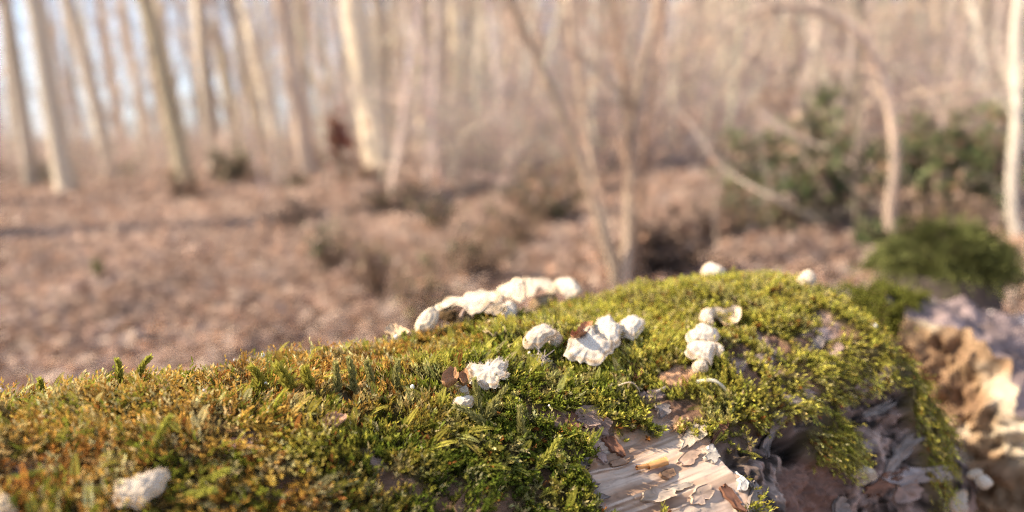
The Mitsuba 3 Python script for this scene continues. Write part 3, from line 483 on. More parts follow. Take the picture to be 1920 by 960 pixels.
# ------------------------------------------------------------------ bracket fungi
CREAM = np.array([.57, .50, .415]); TAN = np.array([.40, .28, .165]); UNDER = np.array([.26, .18, .10])
def px_of(off, sc, pts): return [(off[0]+x/sc, off[1]+y/sc) for x, y in pts]
def soft(p, k, seed=0):
    out = 0
    for i in range(3):
        r = np.random.default_rng(seed*3+i); q, _ = np.linalg.qr(r.normal(size=(3, 3))); out = out+meshkit.noise((p@q)*k+r.uniform(0, 50, 3), seed+i)
    return (out/3-.5)*1.7
def pad(outline, anchor, n, thick=.0021, dome=.0016, droop=.0020, lump=.0016, seed=0, top=CREAM, rim=TAN, under=UNDER, zones=2.4, frill=.0010, fuzz=500, fuzzlen=.0006):
    """a bracket lobe: the outline lies on the plane through anchor with normal n, then gets thickness, a domed velvety top and a hollow underside"""
    r = np.random.default_rng(3000+seed); n = nrm(n); o = spline(outline, 88, True)
    W = []
    for x, y in o:
        d = ray(x, y); W.append(CAM+d*((anchor-CAM)@n)/(d@n))
    W = np.array(W); cen = W.mean(0); e1 = nrm(np.cross(n, FWD)); e2 = np.cross(n, e1)
    nb = len(W); K = 22; rr = np.sin(np.linspace(0, 1, K)*np.pi/2); ang = np.arange(nb)/nb*2*np.pi
    Pt = cen[None, None]+(W-cen)[None]*rr[:, None, None]
    lum = soft(Pt, 150, seed)*lump*.75 + soft(Pt, 420, seed+1)*lump*.10
    size = np.linalg.norm(W-cen, axis=1).mean()
    zn = np.sin(rr[:, None]*zones*6.28+soft(Pt, 160, seed+5)*1.2)*.00018
    fr = (meshkit.noise(np.stack([np.cos(ang)*3.4, np.sin(ang)*3.4, np.full(nb, seed)], -1), seed)-.5)*3.4*frill
    h = dome*.75*np.sqrt(np.maximum(0, 1-rr[:, None]**2.2)) - .7*droop*rr[:, None]**2.5 + lum*(1-.4*rr[:, None]) + zn + min(1, size/.010)*fr[None]*rr[:, None]**2.2
    th = .8*thick*np.sqrt(np.maximum(0, 1-rr[:, None]**7))*(.55+.45*rr[:, None])
    Tp = Pt+n*h[..., None]; Bt = Pt+n*(h-th)[..., None]
    m = meshkit.fbm(Pt*420, 3, seed+9)[..., None]; z2 = (.5+.5*np.sin(rr[:, None]*zones*6.28+soft(Pt, 160, seed+5)*1.2))[..., None]
    ct = top*(.78+.38*m)*(1+.16*soft(Pt, 230, seed+7)[..., None]*np.array([.6, 1.0, 1.5])); k = np.clip((rr[:, None, None]-.35)/.4, 0, 1)*z2*.6; ct = ct*(1-k)+rim*k; bd = np.exp(-((rr[:, None, None]-.86)/.055)**2)*(.35+.6*np.clip(.5+soft(Pt, 210, seed+3)[..., None]*2, 0, 1)); ct = ct*(1-bd)+rim*bd
    edge = np.clip((rr[:, None, None]-.93)/.07, 0, 1); ct = ct*(1-edge*.8)+edge*.8*top*1.02
    cb = under*(.6+.7*m); cb = cb*(1-edge*.7)+edge*.7*top
    i, j = np.meshgrid(np.arange(K-1), np.arange(nb), indexing='ij')
    q4 = np.stack([i*nb+j, (i+1)*nb+j, (i+1)*nb+(j+1) % nb, i*nb+(j+1) % nb], -1).reshape(-1, 4)
    ft = np.vstack([q4[:, [0, 1, 2]], q4[:, [0, 2, 3]]])
    e = Tp[1, nb//4]-Tp[0, 0]
    nn = np.cross(Tp[-2, 1]-Tp[-2, 0], Tp[-1, 0]-Tp[-2, 0])
    if (np.cross(W[1]-W[0], cen-W[0])@n) < 0: ft = ft[:, ::-1]
    V = np.vstack([Tp.reshape(-1, 3), Bt.reshape(-1, 3)]); F = np.vstack([ft, ft[:, ::-1]+K*nb]); C = np.vstack([ct.reshape(-1, 3), cb.reshape(-1, 3)])
    if fuzz:
        kk = r.integers(0, K*nb, fuzz*3); ri = kk//nb; kk = kk[r.uniform(size=len(kk)) < rr[ri]**3][:int(fuzz*.45)]; ri = kk//nb
        b = Tp.reshape(-1, 3)[kk]+r.normal(size=(len(kk), 3))*.0003; out = nrm(b-cen)
        d = nrm(n*.8+out*(.2+.9*rr[ri])[:, None]+r.normal(size=b.shape)*.5); L = fuzzlen*r.uniform(.5, 1.3, len(kk)); sd = nrm(np.cross(d, r.normal(size=d.shape)))*.00011
        b = b-d*.0002; hv = np.stack([b-sd, b+sd, b+d*L[:, None]], 1).reshape(-1, 3)
        F = np.vstack([F, np.arange(len(hv)).reshape(-1, 3)+len(V)]); C = np.vstack([C, np.repeat(ct.reshape(-1, 3)[kk]*1.04, 3, 0)]); V = np.vstack([V, hv])
    return V, F, C
def lobe(parent, outline, apx, lift=.003, tilt=.5, normal=None, label=None, name='lobe', back=0.0, push=0.0, **k):
    h = hit_below(*apx)
    p, s, ph = h; ln = log_normal(s, ph); n = nrm(ln+Z*tilt*.6+nrm(CAM-p)*.38) if normal is None else nrm(normal)
    v, f, c = pad(outline, p+ln*lift+A*back+nrm([FWD[0], FWD[1], 0])*push, n, seed=len(scene), **k)
    add(name, v, f, 'velvet', c, smooth=True, parent=parent, label=label)
Z4 = lambda p: px_of((960, 570), 6.857, p)
Z5 = lambda p: px_of((800, 650), 6.857, p)
Z6 = lambda p: px_of((1260, 560), 6.4, p)
Z3 = lambda p: px_of((760, 500), 5.647, p)
Z7 = lambda p: px_of((180, 850), 8.728, p)
Z1 = lambda p: px_of((1440, 660), 3.2, p)
WHITE = np.array([.62, .57, .50]); BUFF = np.array([.48, .37, .245]); BROWN = np.array([.44, .27, .15])
# the long row on the ridge
t = thing('bracket_fungus', 'long row of cream shelves along the ridge, hollow and brown underneath', 'fungus')
lobe(t, Z3([(90, 640), (110, 570), (170, 510), (240, 430), (290, 420), (330, 450), (345, 520), (320, 600), (270, 660), (180, 690), (110, 690)]), (800, 622), .006, normal=(-.25, -.75, .6), top=CREAM, rim=BUFF, dome=.004, thick=.005, lump=.0022)
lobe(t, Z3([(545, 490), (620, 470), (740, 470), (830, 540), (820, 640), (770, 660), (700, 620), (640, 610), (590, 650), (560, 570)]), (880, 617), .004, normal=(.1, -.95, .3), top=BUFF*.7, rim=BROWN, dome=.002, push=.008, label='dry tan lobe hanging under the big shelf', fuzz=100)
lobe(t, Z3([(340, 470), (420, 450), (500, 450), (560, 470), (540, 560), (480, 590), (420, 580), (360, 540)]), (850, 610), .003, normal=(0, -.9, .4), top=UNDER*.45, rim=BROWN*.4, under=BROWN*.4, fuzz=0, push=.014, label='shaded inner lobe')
lobe(t, Z3([(310, 420), (330, 380), (400, 355), (500, 345), (590, 320), (640, 270), (720, 250), (800, 240), (870, 235), (940, 250), (1020, 300), (1035, 350), (980, 390), (900, 400), (870, 425), (830, 460), (760, 480), (700, 480), (640, 460), (560, 435), (480, 430), (420, 435), (350, 465)]), (885, 612), .016, normal=(-.08, -.20, .97), dome=.0024, thick=.0013, droop=.0002, lump=.0018, fuzz=900, frill=.0016)
lobe(t, Z3([(960, 240), (1040, 190), (1110, 140), (1170, 110), (1240, 120), (1265, 180), (1280, 280), (1250, 370), (1210, 390), (1150, 350), (1040, 340), (990, 300)]), (970, 590), .014, normal=(-.3, -.6, .75), dome=.002, thick=.0014, droop=.0004, rim=BUFF, lump=.0015)
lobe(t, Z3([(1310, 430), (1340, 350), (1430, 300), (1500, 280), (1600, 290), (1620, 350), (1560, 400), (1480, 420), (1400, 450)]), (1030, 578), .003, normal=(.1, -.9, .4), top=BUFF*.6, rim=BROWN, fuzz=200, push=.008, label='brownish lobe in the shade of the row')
lobe(t, Z3([(1250, 140), (1340, 130), (1450, 140), (1560, 150), (1600, 200), (1600, 260), (1520, 260), (1430, 250), (1390, 260), (1360, 320), (1300, 320), (1275, 270)]), (1020, 572), .013, normal=(.0, -.28, .95), dome=.002, thick=.0013, droop=.0002, lump=.0015, frill=.0014)
lobe(t, Z3([(1560, 180), (1600, 130), (1690, 105), (1760, 120), (1830, 160), (1870, 230), (1850, 280), (1780, 310), (1700, 310), (1640, 260)]), (1070, 560), .007, normal=(.0, -.45, .85), top=WHITE, dome=.003, thick=.003, lump=.0025)
lobe(t, Z3([(1040, 380), (1130, 350), (1180, 380), (1185, 470), (1160, 560), (1090, 600), (1010, 580), (960, 560), (1000, 500), (1060, 450)]), (950, 608), .004, normal=(.2, -.85, .5), top=WHITE, dome=.003, lump=.002)
lobe(t, Z3([(840, 500), (880, 440), (960, 395), (1030, 380), (1048, 420), (1000, 500), (960, 525), (900, 510)]), (925, 610), .009, normal=(.25, -.6, .75), top=BUFF, rim=CREAM, dome=.0015, droop=-.001, thick=.0018, label='small curled fan under the big shelf')
lobe(t, Z3([(820, 640), (850, 560), (930, 540), (1030, 560), (1060, 620), (1000, 690), (900, 700), (840, 690)]), (925, 618), .0035, normal=(.1, -.75, .65), top=BUFF, rim=TAN, dome=.003, lump=.002)
# right of it, on the slope
t = thing('bracket_fungus', 'smooth cream bracket with a smaller lobe tucked under its right side', 'fungus')
lobe(t, Z4([(480, 440), (540, 410), (610, 380), (660, 400), (668, 440), (645, 490), (610, 540), (550, 555), (500, 510)]), (1045, 642), .0065, normal=(.25, -.7, .7), top=CREAM*.95, rim=BUFF, dome=.002)
lobe(t, Z4([(137, 440), (170, 370), (260, 310), (340, 265), (430, 243), (520, 280), (590, 330), (607, 365), (580, 400), (520, 427), (450, 442), (400, 490), (350, 525), (290, 530), (220, 545), (150, 520)]), (1020, 640), .011, tilt=.35, dome=.0035, thick=.0026, droop=.0025, fuzz=1900, frill=.0009)
t = thing('bracket_fungus', 'large rumpled white bracket with a round lobe at its upper right', 'fungus')
lobe(t, Z4([(1380, 210), (1450, 170), (1540, 140), (1620, 150), (1690, 200), (1710, 240), (1680, 310), (1640, 350), (1560, 420), (1490, 425), (1420, 390), (1390, 330)]), (1170, 612), .014, tilt=.3, top=WHITE, dome=.0035, thick=.003, lump=.001)
lobe(t, Z4([(1065, 260), (1120, 170), (1170, 135), (1260, 150), (1330, 210), (1400, 260), (1420, 320), (1390, 390), (1400, 470), (1340, 520), (1250, 560), (1150, 520), (1060, 420), (1030, 320)]), (1120, 640), .0115, tilt=.3, top=WHITE, dome=.0032, thick=.0026, lump=.0022, fuzz=1900, frill=.0012)
lobe(t, Z4([(680, 590), (710, 550), (720, 470), (790, 420), (880, 390), (940, 300), (1010, 270), (1100, 330), (1230, 420), (1320, 520), (1300, 600), (1220, 650), (1190, 715), (1120, 748), (1000, 740), (920, 715), (895, 735), (860, 705), (740, 690)]), (1090, 655), .0095, tilt=.3, top=WHITE, dome=.0024, thick=.0024, lump=.0022, fuzz=2600, frill=.0014)
t = thing('bracket_fungus', 'white woolly bracket beside two curled orange brown flaps', 'fungus')
lobe(t, Z5([(505, 270), (560, 215), (650, 205), (750, 205), (820, 170), (880, 140), (960, 125), (1020, 160), (1052, 200), (1030, 250), (1022, 285), (1057, 345), (1000, 390), (940, 420), (920, 480), (860, 522), (770, 507), (700, 492), (640, 470), (570, 450), (545, 390), (530, 320)]), (912, 700), .008, tilt=.25, top=WHITE, dome=.002, thick=.0024, lump=.0022, fuzz=2200, fuzzlen=.0012, frill=.0014)
t = thing('bracket_fungus', 'small broken white bracket just below the orange brown flaps', 'fungus')
lobe(t, Z5([(340, 680), (400, 640), (440, 660), (470, 640), (530, 615), (590, 615), (622, 690), (600, 740), (540, 770), (480, 770), (430, 785), (390, 750)]), (870, 752), .0075, tilt=.25, top=WHITE, rim=BROWN, dome=.0025, lump=.0026)
lobe(t, Z5([(415, 560), (440, 490), (490, 475), (530, 530), (545, 570), (490, 595)]), (868, 728), .0075, tilt=.25, top=WHITE, dome=.0022, fuzz=400)
# stacked column
t = thing('bracket_fungus', 'stacked column of white lobes topped by a curled ear over bare bark', 'fungus')
lobe(t, Z6([(245, 800), (270, 750), (330, 735), (400, 750), (432, 850), (400, 865), (340, 872), (285, 860)]), (1312, 690), .004, tilt=.2, top=CREAM, dome=.003, fuzz=500)
lobe(t, Z6([(520, 510), (580, 540), (640, 620), (645, 660), (590, 688), (540, 660), (515, 600)]), (1350, 665), .007, tilt=.2, top=CREAM, dome=.002, fuzz=300)
lobe(t, Z6([(155, 630), (180, 600), (190, 540), (240, 500), (340, 490), (450, 495), (520, 510), (535, 620), (500, 690), (475, 770), (440, 750), (380, 755), (310, 720), (220, 690)]), (1315, 665), .008, tilt=.2, top=WHITE, dome=.004, lump=.0026)
lobe(t, Z6([(165, 430), (200, 390), (270, 350), (290, 310), (360, 290), (450, 310), (520, 360), (572, 410), (550, 480), (500, 505), (400, 515), (280, 510), (195, 490)]), (1318, 630), .009, tilt=.2, top=WHITE, dome=.004, lump=.0022)
lobe(t, Z6([(332, 200), (350, 150), (400, 118), (470, 122), (505, 180), (495, 240), (500, 310), (440, 325), (360, 290), (328, 240)]), (1325, 605), .008, tilt=.2, top=CREAM, dome=.004, lump=.0016)
lobe(t, Z6([(465, 150), (560, 138), (640, 150), (700, 115), (780, 106), (828, 200), (800, 270), (720, 325), (650, 345), (600, 300), (540, 260), (475, 230)]), (1358, 607), .006, tilt=.5, top=BUFF*.95, rim=WHITE, dome=-.003, droop=-.002, thick=.002, label='curled ear with a tan hollow')
# singles
t = thing('bracket_fungus', 'blurred white knob on the skyline at the highest point of the log', 'fungus')
lobe(t, [(1316, 516), (1317, 500), (1330, 492), (1345, 496), (1362, 511), (1354, 521), (1330, 524)], (1335, 522), .004, normal=(-.1, -.75, .65), top=WHITE, dome=.006, thick=.006, fuzz=500)
t = thing('bracket_fungus', 'small blurred cream knob on the skyline near the right end of the log', 'fungus')
lobe(t, [(1498, 533), (1502, 512), (1515, 505), (1528, 514), (1529, 532), (1515, 540)], (1514, 536), .004, normal=(-.1, -.8, .6), top=CREAM, dome=.006, thick=.006, fuzz=300)
lobe(t, [(1486, 528), (1490, 520), (1499, 522), (1501, 534), (1490, 536)], (1493, 534), .003, normal=(-.1, -.8, .6), top=BUFF, dome=.003, thick=.003, fuzz=100)
t = thing('bracket_fungus', 'cream bracket with a red brown dent alone in the lower left moss', 'fungus')
lobe(t, Z7([(285, 700), (300, 640), (310, 490), (350, 430), (430, 460), (500, 410), (600, 380), (700, 330), (840, 300), (960, 280), (1040, 240), (1140, 233), (1215, 320), (1170, 400), (1110, 530), (1050, 612), (960, 650), (860, 750), (760, 830), (640, 852), (540, 820), (430, 842), (320, 800)]), (262, 915), .007, tilt=.25, top=CREAM*.98, rim=BUFF, dome=.003, thick=.003, lump=.0024, fuzz=2400)
t = thing('bracket_fungus', 'blurred cream bracket cut off by the left edge of the photo', 'fungus')
lobe(t, [(-25, 940), (-5, 925), (16, 927), (31, 944), (32, 962), (15, 975), (-15, 970)], (8, 950), .006, tilt=.25, top=BUFF, dome=.003, fuzz=300)
t = thing('bracket_fungus', 'small grey banded shelf on a stub in the shade of the right flank', 'fungus')
lobe(t, Z1([(530, 800), (530, 745), (580, 735), (640, 748), (605, 790), (565, 808)]), (1620, 905), .003, normal=(.3, -.9, .2), top=CREAM*.7, rim=UNDER, dome=.002, fuzz=0, name='stub')
lobe(t, Z1([(500, 742), (508, 700), (540, 678), (600, 683), (642, 703), (662, 745), (600, 752), (550, 745)]), (1620, 895), .011, normal=(.15, -.5, .85), top=CREAM*.85, rim=UNDER, dome=.003, thick=.0025, fuzz=600, zones=2)
t = thing('bracket_fungus', 'pale double lobe on the shaded right end of the log', 'fungus')
lobe(t, Z1([(1198, 740), (1228, 710), (1280, 703), (1294, 730), (1240, 765)]), (1826, 892), .006, normal=(.4, -.8, .45), top=CREAM*.85, dome=.003, fuzz=300)
lobe(t, Z1([(1253, 750), (1290, 733), (1332, 760), (1347, 800), (1320, 824), (1270, 800)]), (1838, 902), .008, normal=(.4, -.8, .45), top=WHITE*.9, dome=.004, fuzz=300)
t = thing('bracket_fungus', 'whitish crumbling bracket at the bottom right below the double lobe', 'fungus')
lobe(t, Z1([(1095, 885), (1140, 838), (1190, 828), (1208, 870), (1182, 900), (1198, 965), (1150, 990), (1105, 960)]), (1800, 940), .005, normal=(.4, -.8, .45), top=CREAM*.75, rim=BROWN, dome=.003, lump=.003, fuzz=300)

# curled dry flaps and scraps lying on the moss
def scrap(name, label, cat, outline, apx, lift, tilt, top, group=None, parent=None, **k):
    top = np.asarray(top, float); kw = dict(thick=.0009, dome=-.002, droop=-.0012, lump=.0022, fuzz=0, rim=top*.7, under=top*.6, zones=1.5); kw.update(k)
    h = hit_below(*apx)
    p, s, ph = h; ln = log_normal(s, ph)
    v, f, c = pad(outline, p+ln*lift, nrm(ln+Z*tilt), seed=len(scene), top=np.asarray(top), **kw)
    key = numbered((parent+'__' if parent else '')+name); scene[key] = mikit.ply((v, f), 'velvet', smooth=True, color=np.clip(c, 0, 1)); tag(key, label, cat, group); return key
ORB = np.array([.33, .185, .10])
scrap('dry_flap', 'round curled orange brown flap left of the white woolly bracket', 'dry fungus', Z5([(190, 440), (200, 390), (240, 320), (300, 283), (360, 283), (402, 330), (407, 390), (380, 425), (330, 445), (290, 490), (210, 495)]), (844, 708), .007, .2, ORB, dome=-.003, lump=.003, thick=.0014)
scrap('dry_flap', 'smaller orange brown flap touching the white woolly bracket', 'dry fungus', Z5([(410, 390), (440, 340), (490, 305), (522, 330), (542, 400), (510, 465), (450, 455)]), (868, 708), .007, .2, ORB*.95, dome=-.002, lump=.003, thick=.0014)
scrap('dead_leaf', 'brown leaf scrap behind the large rumpled bracket', 'dead leaf', Z4([(750, 400), (830, 360), (900, 260), (960, 235), (1030, 255), (1000, 320), (900, 400), (790, 430)]), (1092, 622), .008, .1, (.40, .19, .10))
scrap('dead_leaf', 'red brown leaf scrap in the moss right of the large rumpled bracket', 'dead leaf', [(1178, 690), (1183, 683), (1196, 684), (1203, 693), (1199, 708), (1185, 706)], (1190, 696), .003, .1, (.28, .12, .075))
scrap('dead_leaf', 'pinkish brown leaf scrap pressed in the moss in the left middle', 'dead leaf', [(600, 790), (612, 780), (632, 776), (650, 784), (640, 795), (615, 798)], (625, 787), .005, .1, (.44, .27, .20))
scrap('dead_leaf', 'rusty bark scrap at the bottom edge below the moss middle', 'dead leaf', [(852, 950), (862, 935), (878, 920), (897, 928), (906, 946), (895, 965), (865, 968)], (880, 942), .002, .1, (.26, .16, .11))
scrap('dead_leaf', 'small pale leaf scrap left of the long fungus row on the ridge', 'dead leaf', [(722, 625), (735, 612), (755, 616), (770, 624), (752, 630), (735, 630)], (745, 628), .004, .4, (.55, .42, .28))
scrap('dead_leaf', 'dry straw leaf under the long fungus row', 'dead leaf', [(905, 622), (930, 612), (960, 600), (968, 606), (945, 622), (920, 630)], (935, 620), .004, .1, (.50, .40, .24))
scrap('dead_leaf', 'mauve brown leaf pressed in the moss at left', 'dead leaf', [(415, 850), (425, 830), (445, 815), (462, 812), (455, 840), (435, 866), (420, 866)], (438, 842), .002, 0, (.36, .22, .20), dome=.001, droop=.001)
# bits of bark and pale wood that belong to the log
def flake_at(px, py, a, b, ang, col, seed=0, name='bark_flake'):
    h = hit(px, py)
    if h is None: return
    r = np.random.default_rng(600+seed); p, s0, ph0 = h; d = (p-CAM)@FWD; t_ = np.linspace(0, 2*np.pi, 22, endpoint=False)
    rad = .35+1.3*meshkit.fbm(np.stack([np.cos(t_)*3.5, np.sin(t_)*3.5, 0*t_+seed*3.1], -1), 2, seed); rr = np.array([0, .45, .8, 1.0])
    e1 = nrm(np.cross(log_normal(s0, ph0), FWD)); up_ = nrm(np.cross(e1, log_normal(s0, ph0))); up_ = up_*np.sign(up_@UP); e1 = e1*np.sign(e1[0]); ca, sa = math.cos(ang), math.sin(ang); fs = 1/max(.3, abs(up_@UP))
    u = (a*np.cos(t_)*ca+b*np.sin(t_)*sa)*rad/FPX*d; w = (a*np.cos(t_)*sa-b*np.sin(t_)*ca)*rad/FPX*d*fs
    Q = p+rr[:, None, None]*(u[:, None]*e1+w[:, None]*up_)[None]; S, P, _ = log_coords(Q); R = surface_R(S, P)
    R = .85*R+.15*R.mean(); edge = r.uniform(0, 6.28); lifted = (.0006+.0013*np.clip(np.cos(t_-edge), 0, 1)[None]*rr[:, None]**2)*min(1, b/8)
    Tp = log_pt(S, P, R+.0008+lifted); Bt = log_pt(S, P, R-.0006+lifted*.8); n = 22; K = 4
    i, j = np.meshgrid(np.arange(K-1), np.arange(n), indexing='ij'); q = np.stack([i*n+j, (i+1)*n+j, (i+1)*n+(j+1) % n, i*n+(j+1) % n], -1).reshape(-1, 4); ft = np.vstack([q[:, [0, 1, 2]], q[:, [0, 2, 3]]])
    j = np.arange(n); o = (K-1)*n; sd = np.vstack([np.stack([o+j, o+(j+1) % n, K*n+o+(j+1) % n], -1), np.stack([o+j, K*n+o+(j+1) % n, K*n+o+j], -1)])
    V = np.vstack([Tp.reshape(-1, 3), Bt.reshape(-1, 3)]); m = meshkit.fbm(V*[260, 260, 500], 4, seed)[:, None]
    add(name, V, np.vstack([ft, ft[:, ::-1]+K*n, sd]), 'matte', np.asarray(col)*.8*(.1+1.6*m), smooth=True, parent=LOG)
PKB = (.36, .265, .235); GRB = (.28, .24, .225); PALEW = (.56, .48, .40); REDB = (.24, .12, .08)
for i, (x, y, a, b, an, col) in enumerate([(1300, 815, 26, 9, .45, PALEW), (1275, 800, 14, 6, .2, (.62, .38, .22)), (1396, 900, 9, 14, .3, (.66, .64, .62)), (1100, 790, 22, 12, .1, PKB), (1130, 805, 15, 9, -.2, PKB), (1075, 795, 16, 7, -.3, REDB),
        (1150, 842, 24, 6, -.25, REDB), (1120, 850, 20, 6, -.2, PKB), (1240, 770, 16, 8, .2, GRB), (1225, 745, 18, 6, .3, PKB), (1448, 815, 17, 34, .15, GRB), (1335, 850, 16, 9, .3, (.55, .50, .44)), (1350, 800, 20, 8, .6, REDB),
        (1380, 690, 22, 8, .4, PKB), (1420, 680, 24, 8, .3, (.52, .42, .38)), (1530, 645, 18, 8, .6, GRB), (1560, 665, 16, 7, .7, PKB), (1630, 720, 26, 9, .75, PKB), (1660, 700, 20, 8, .9, (.5, .36, .3)), (1500, 740, 26, 9, .2, PKB), (1480, 755, 20, 8, .1, GRB),
        (1685, 850, 14, 28, -.3, GRB), (1715, 890, 16, 34, -.35, (.42, .37, .37)), (1690, 920, 22, 12, .2, PKB), (1660, 905, 12, 24, -.2, REDB), (1570, 950, 20, 7, .1, GRB), (1420, 945, 34, 12, -.5, GRB), (1370, 935, 26, 9, -.4, REDB), (1640, 770, 18, 7, .9, GRB),
        (1090, 870, 18, 4, .3, GRB), (1108, 905, 22, 4, .3, GRB), (1118, 930, 22, 4, .3, GRB), (1160, 870, 20, 4, .3, (.4, .26, .18)), (1230, 930, 34, 9, .3, (.54, .44, .36)), (1290, 860, 24, 8, .35, (.50, .36, .28)), (1310, 930, 22, 12, .4, (.52, .40, .33)), (1250, 890, 16, 6, .3, (.38, .24, .16)), (1270, 915, 26, 4, .3, PALEW)]):
    flake_at(x, y, a, b, an, col, seed=i)
def curl(px0, px1, rad_px, col):
    h0, h1 = hit_below(*px0), hit_below(*px1); P = np.linspace(h0[0], h1[0], 10)+log_normal(h0[1], h0[2])*.0028; d = .3; v, f = tubes(P[None], np.full((1, 10), rad_px/FPX*d)*np.linspace(.9, 1.1, 10), 14)
    v2, f2 = tubes(P[None], np.full((1, 10), rad_px*.72/FPX*d), 14); v = v+(meshkit.fbm(v*400, 2, 3)-.5)[:, None]*.0008
    ring = np.arange(14); e = np.array([[9*14+i, 9*14+(i+1) % 14, 140+9*14+(i+1) % 14] for i in ring]+[[9*14+i, 140+9*14+(i+1) % 14, 140+9*14+i] for i in ring])
    c = np.asarray(col)*(.6+.8*meshkit.fbm(np.vstack([v, v2])*500, 3, 1)[:, None])
    add('bark_curl', np.vstack([v, v2]), np.vstack([f, f2[:, ::-1]+140, e]), 'matte', c, smooth=True, parent=LOG, label='rolled orange bark curl')
curl((1212, 884), (1246, 873), 8, (.55, .29, .12)); curl((1190, 886), (1211, 882), 5, (.50, .26, .11)); curl((1225, 742), (1242, 735), 3, (.6, .5, .4))

# white specks, twigs and the grey tuft
def specks():
    r = np.random.default_rng(17)
    for i, (x, y, q, lab) in enumerate([(497, 675, 7, 'upright white crumb on the golden ridge moss, left of a similar one'), (549, 679, 6, 'upright white crumb on the golden ridge moss, right of a similar one'), (440, 679, 4, 'tiny white crumb at the skyline of the left ridge'), (380, 757, 4, 'tiny white crumb low in the left golden moss'), (498, 741, 5, 'white crumb among the pale feathery shoots at left'), (774, 745, 7, 'beige crumb in the moss right of the tall feathery shoots'), (989, 681, 5, 'white crumb just left of the grey dry tuft'), (1022, 778, 4, 'tiny white crumb in the moss above the brown bark'), (1629, 621, 9, 'bluish white crumb near the right end of the log'), (745, 633, 9, 'flat white crumb on the ridge left of the fungus row'), (5, 752, 8, 'white crumb on the skyline at the left edge')]):
        p, s, ph = hit_below(x, y+2); ln = log_normal(s, ph); import trimesh
        m = trimesh.creation.icosphere(2); v = np.array(m.vertices); R = q/FPX*.3*.55
        v = v*(.6+.8*meshkit.fbm(v*1.7+i*5, 3, i)[:, None])*[1, .7, 1.2]*R; v = v+p+ln*(.0055)
        add('white_speck', v, m.faces, 'velvet', (.80, .78, .76), smooth=True, label=lab, cat='fungus crumb', group='white crumbs on the moss')
specks()
def twig_on_log(px0, px1, w, col, label, lift=.006, bow=.004):
    h0, h1 = hit_below(*px0), hit_below(*px1); P = np.linspace(h0[0], h1[0], 12); P += log_normal(h0[1], h0[2])*(lift+bow*np.sin(np.linspace(0, np.pi, 12)))[:, None]
    v, f = tubes(P[None], np.full((1, 12), w)*np.linspace(1, .6, 12), 7); v = v+(meshkit.fbm(v*600, 2, 3)-.5)[:, None]*w*.5
    add('twig', v, f, 'matte', np.asarray(col)*(.7+.6*meshkit.fbm(v*700, 2, 2)[:, None]), smooth=True, label=label, cat='twig')
twig_on_log((868, 612), (892, 620), .0009, (.50, .36, .28), 'short pinkish twig under the big shelf of the fungus row', .007)
twig_on_log((1155, 735), (1195, 746), .0004, (.62, .5, .38), 'thin pale stalk in the moss above the brown bark', .004)
twig_on_log((1300, 727), (1355, 745), .0010, (.62, .58, .46), 'pale green stalk lying below the stacked white column', .004)
def grey_tuft():
    r = np.random.default_rng(8); h = hit(1012, 690); p, s, ph = h; ln = log_normal(s, ph); n = 46
    d = nrm(ln*.7+r.normal(size=(n, 3))*.6); L = r.uniform(.002, .006, n); t = np.linspace(0, 1, 6); sag = r.normal(size=(n, 3))*.6-Z*.5
    P = p+ln*.003+r.normal(size=(n, 1, 3))*.0012+d[:, None]*(L[:, None]*t)[..., None]+sag[:, None]*(L[:, None]*t**2)[..., None]*.7
    v, f = tubes(P, np.full((n, 6), .00022)*np.linspace(1.2, .5, 6), 4)
    add('dry_tuft', v, f, 'matte', jitter((.45, .40, .37), len(v), .2, .03, r), label='grey tuft of dead wiry fibres in the moss below the smooth bracket', cat='dry tuft')
grey_tuft()
# long feathery moss shoots that stand out of the carpet
def frond(px0, px1, lift, col, bow=0.0, seed=0, wid=1.0, lab=None):
    r = np.random.default_rng(900+seed); p, s, ph = hit_below(*px0); ln = log_normal(s, ph); d0 = (p-CAM)@FWD
    rr = ray(*px1); tip = CAM+rr*(d0/(rr@FWD))+ln*lift-nrm(rr)*.003; base = p+ln*.002
    t = np.linspace(0, 1, 26); mid = (base+tip)/2+ln*bow+A*r.normal()*.001; P = ((1-t)**2)[:, None]*base+(2*t*(1-t))[:, None]*mid+(t*t)[:, None]*tip
    n = 230; k = r.uniform(0, .99, n)*25; i = k.astype(int); fr = (k-i)[:, None]; q = P[i]*(1-fr)+P[i+1]*fr; tg = nrm(P[i+1]-P[i]); tt = k/25
    rad = nrm(np.cross(tg, r.normal(size=(n, 3)))); dirn = nrm(tg*.75+rad*.65); l = .0021*wid*(1.1-.55*tt)*r.uniform(.7, 1.2, n); sd = nrm(np.cross(dirn, r.normal(size=(n, 3))))*(l*.17)[:, None]
    v = np.stack([q, q+dirn*(l*.4)[:, None]+sd, q+dirn*l[:, None]+tg*(l*.15)[:, None], q+dirn*(l*.4)[:, None]-sd], 1).reshape(-1, 3)
    f = (np.array([(0, 1, 2), (0, 2, 3)])[None]+(np.arange(n)*4)[:, None, None]).reshape(-1, 3); c = np.repeat(col*(.75+.6*tt)[:, None]*r.uniform(.8, 1.2, (n, 1)), 4, 0)
    v2, f2 = tubes(P[None], np.full((1, 26), .0004), 5)
    add('moss_frond', np.vstack([v, v2]), np.vstack([f, f2+len(v)]), 'mossy', np.vstack([c, np.broadcast_to(col*.6, v2.shape)]), label=lab, cat='moss shoot', group='long moss shoots')
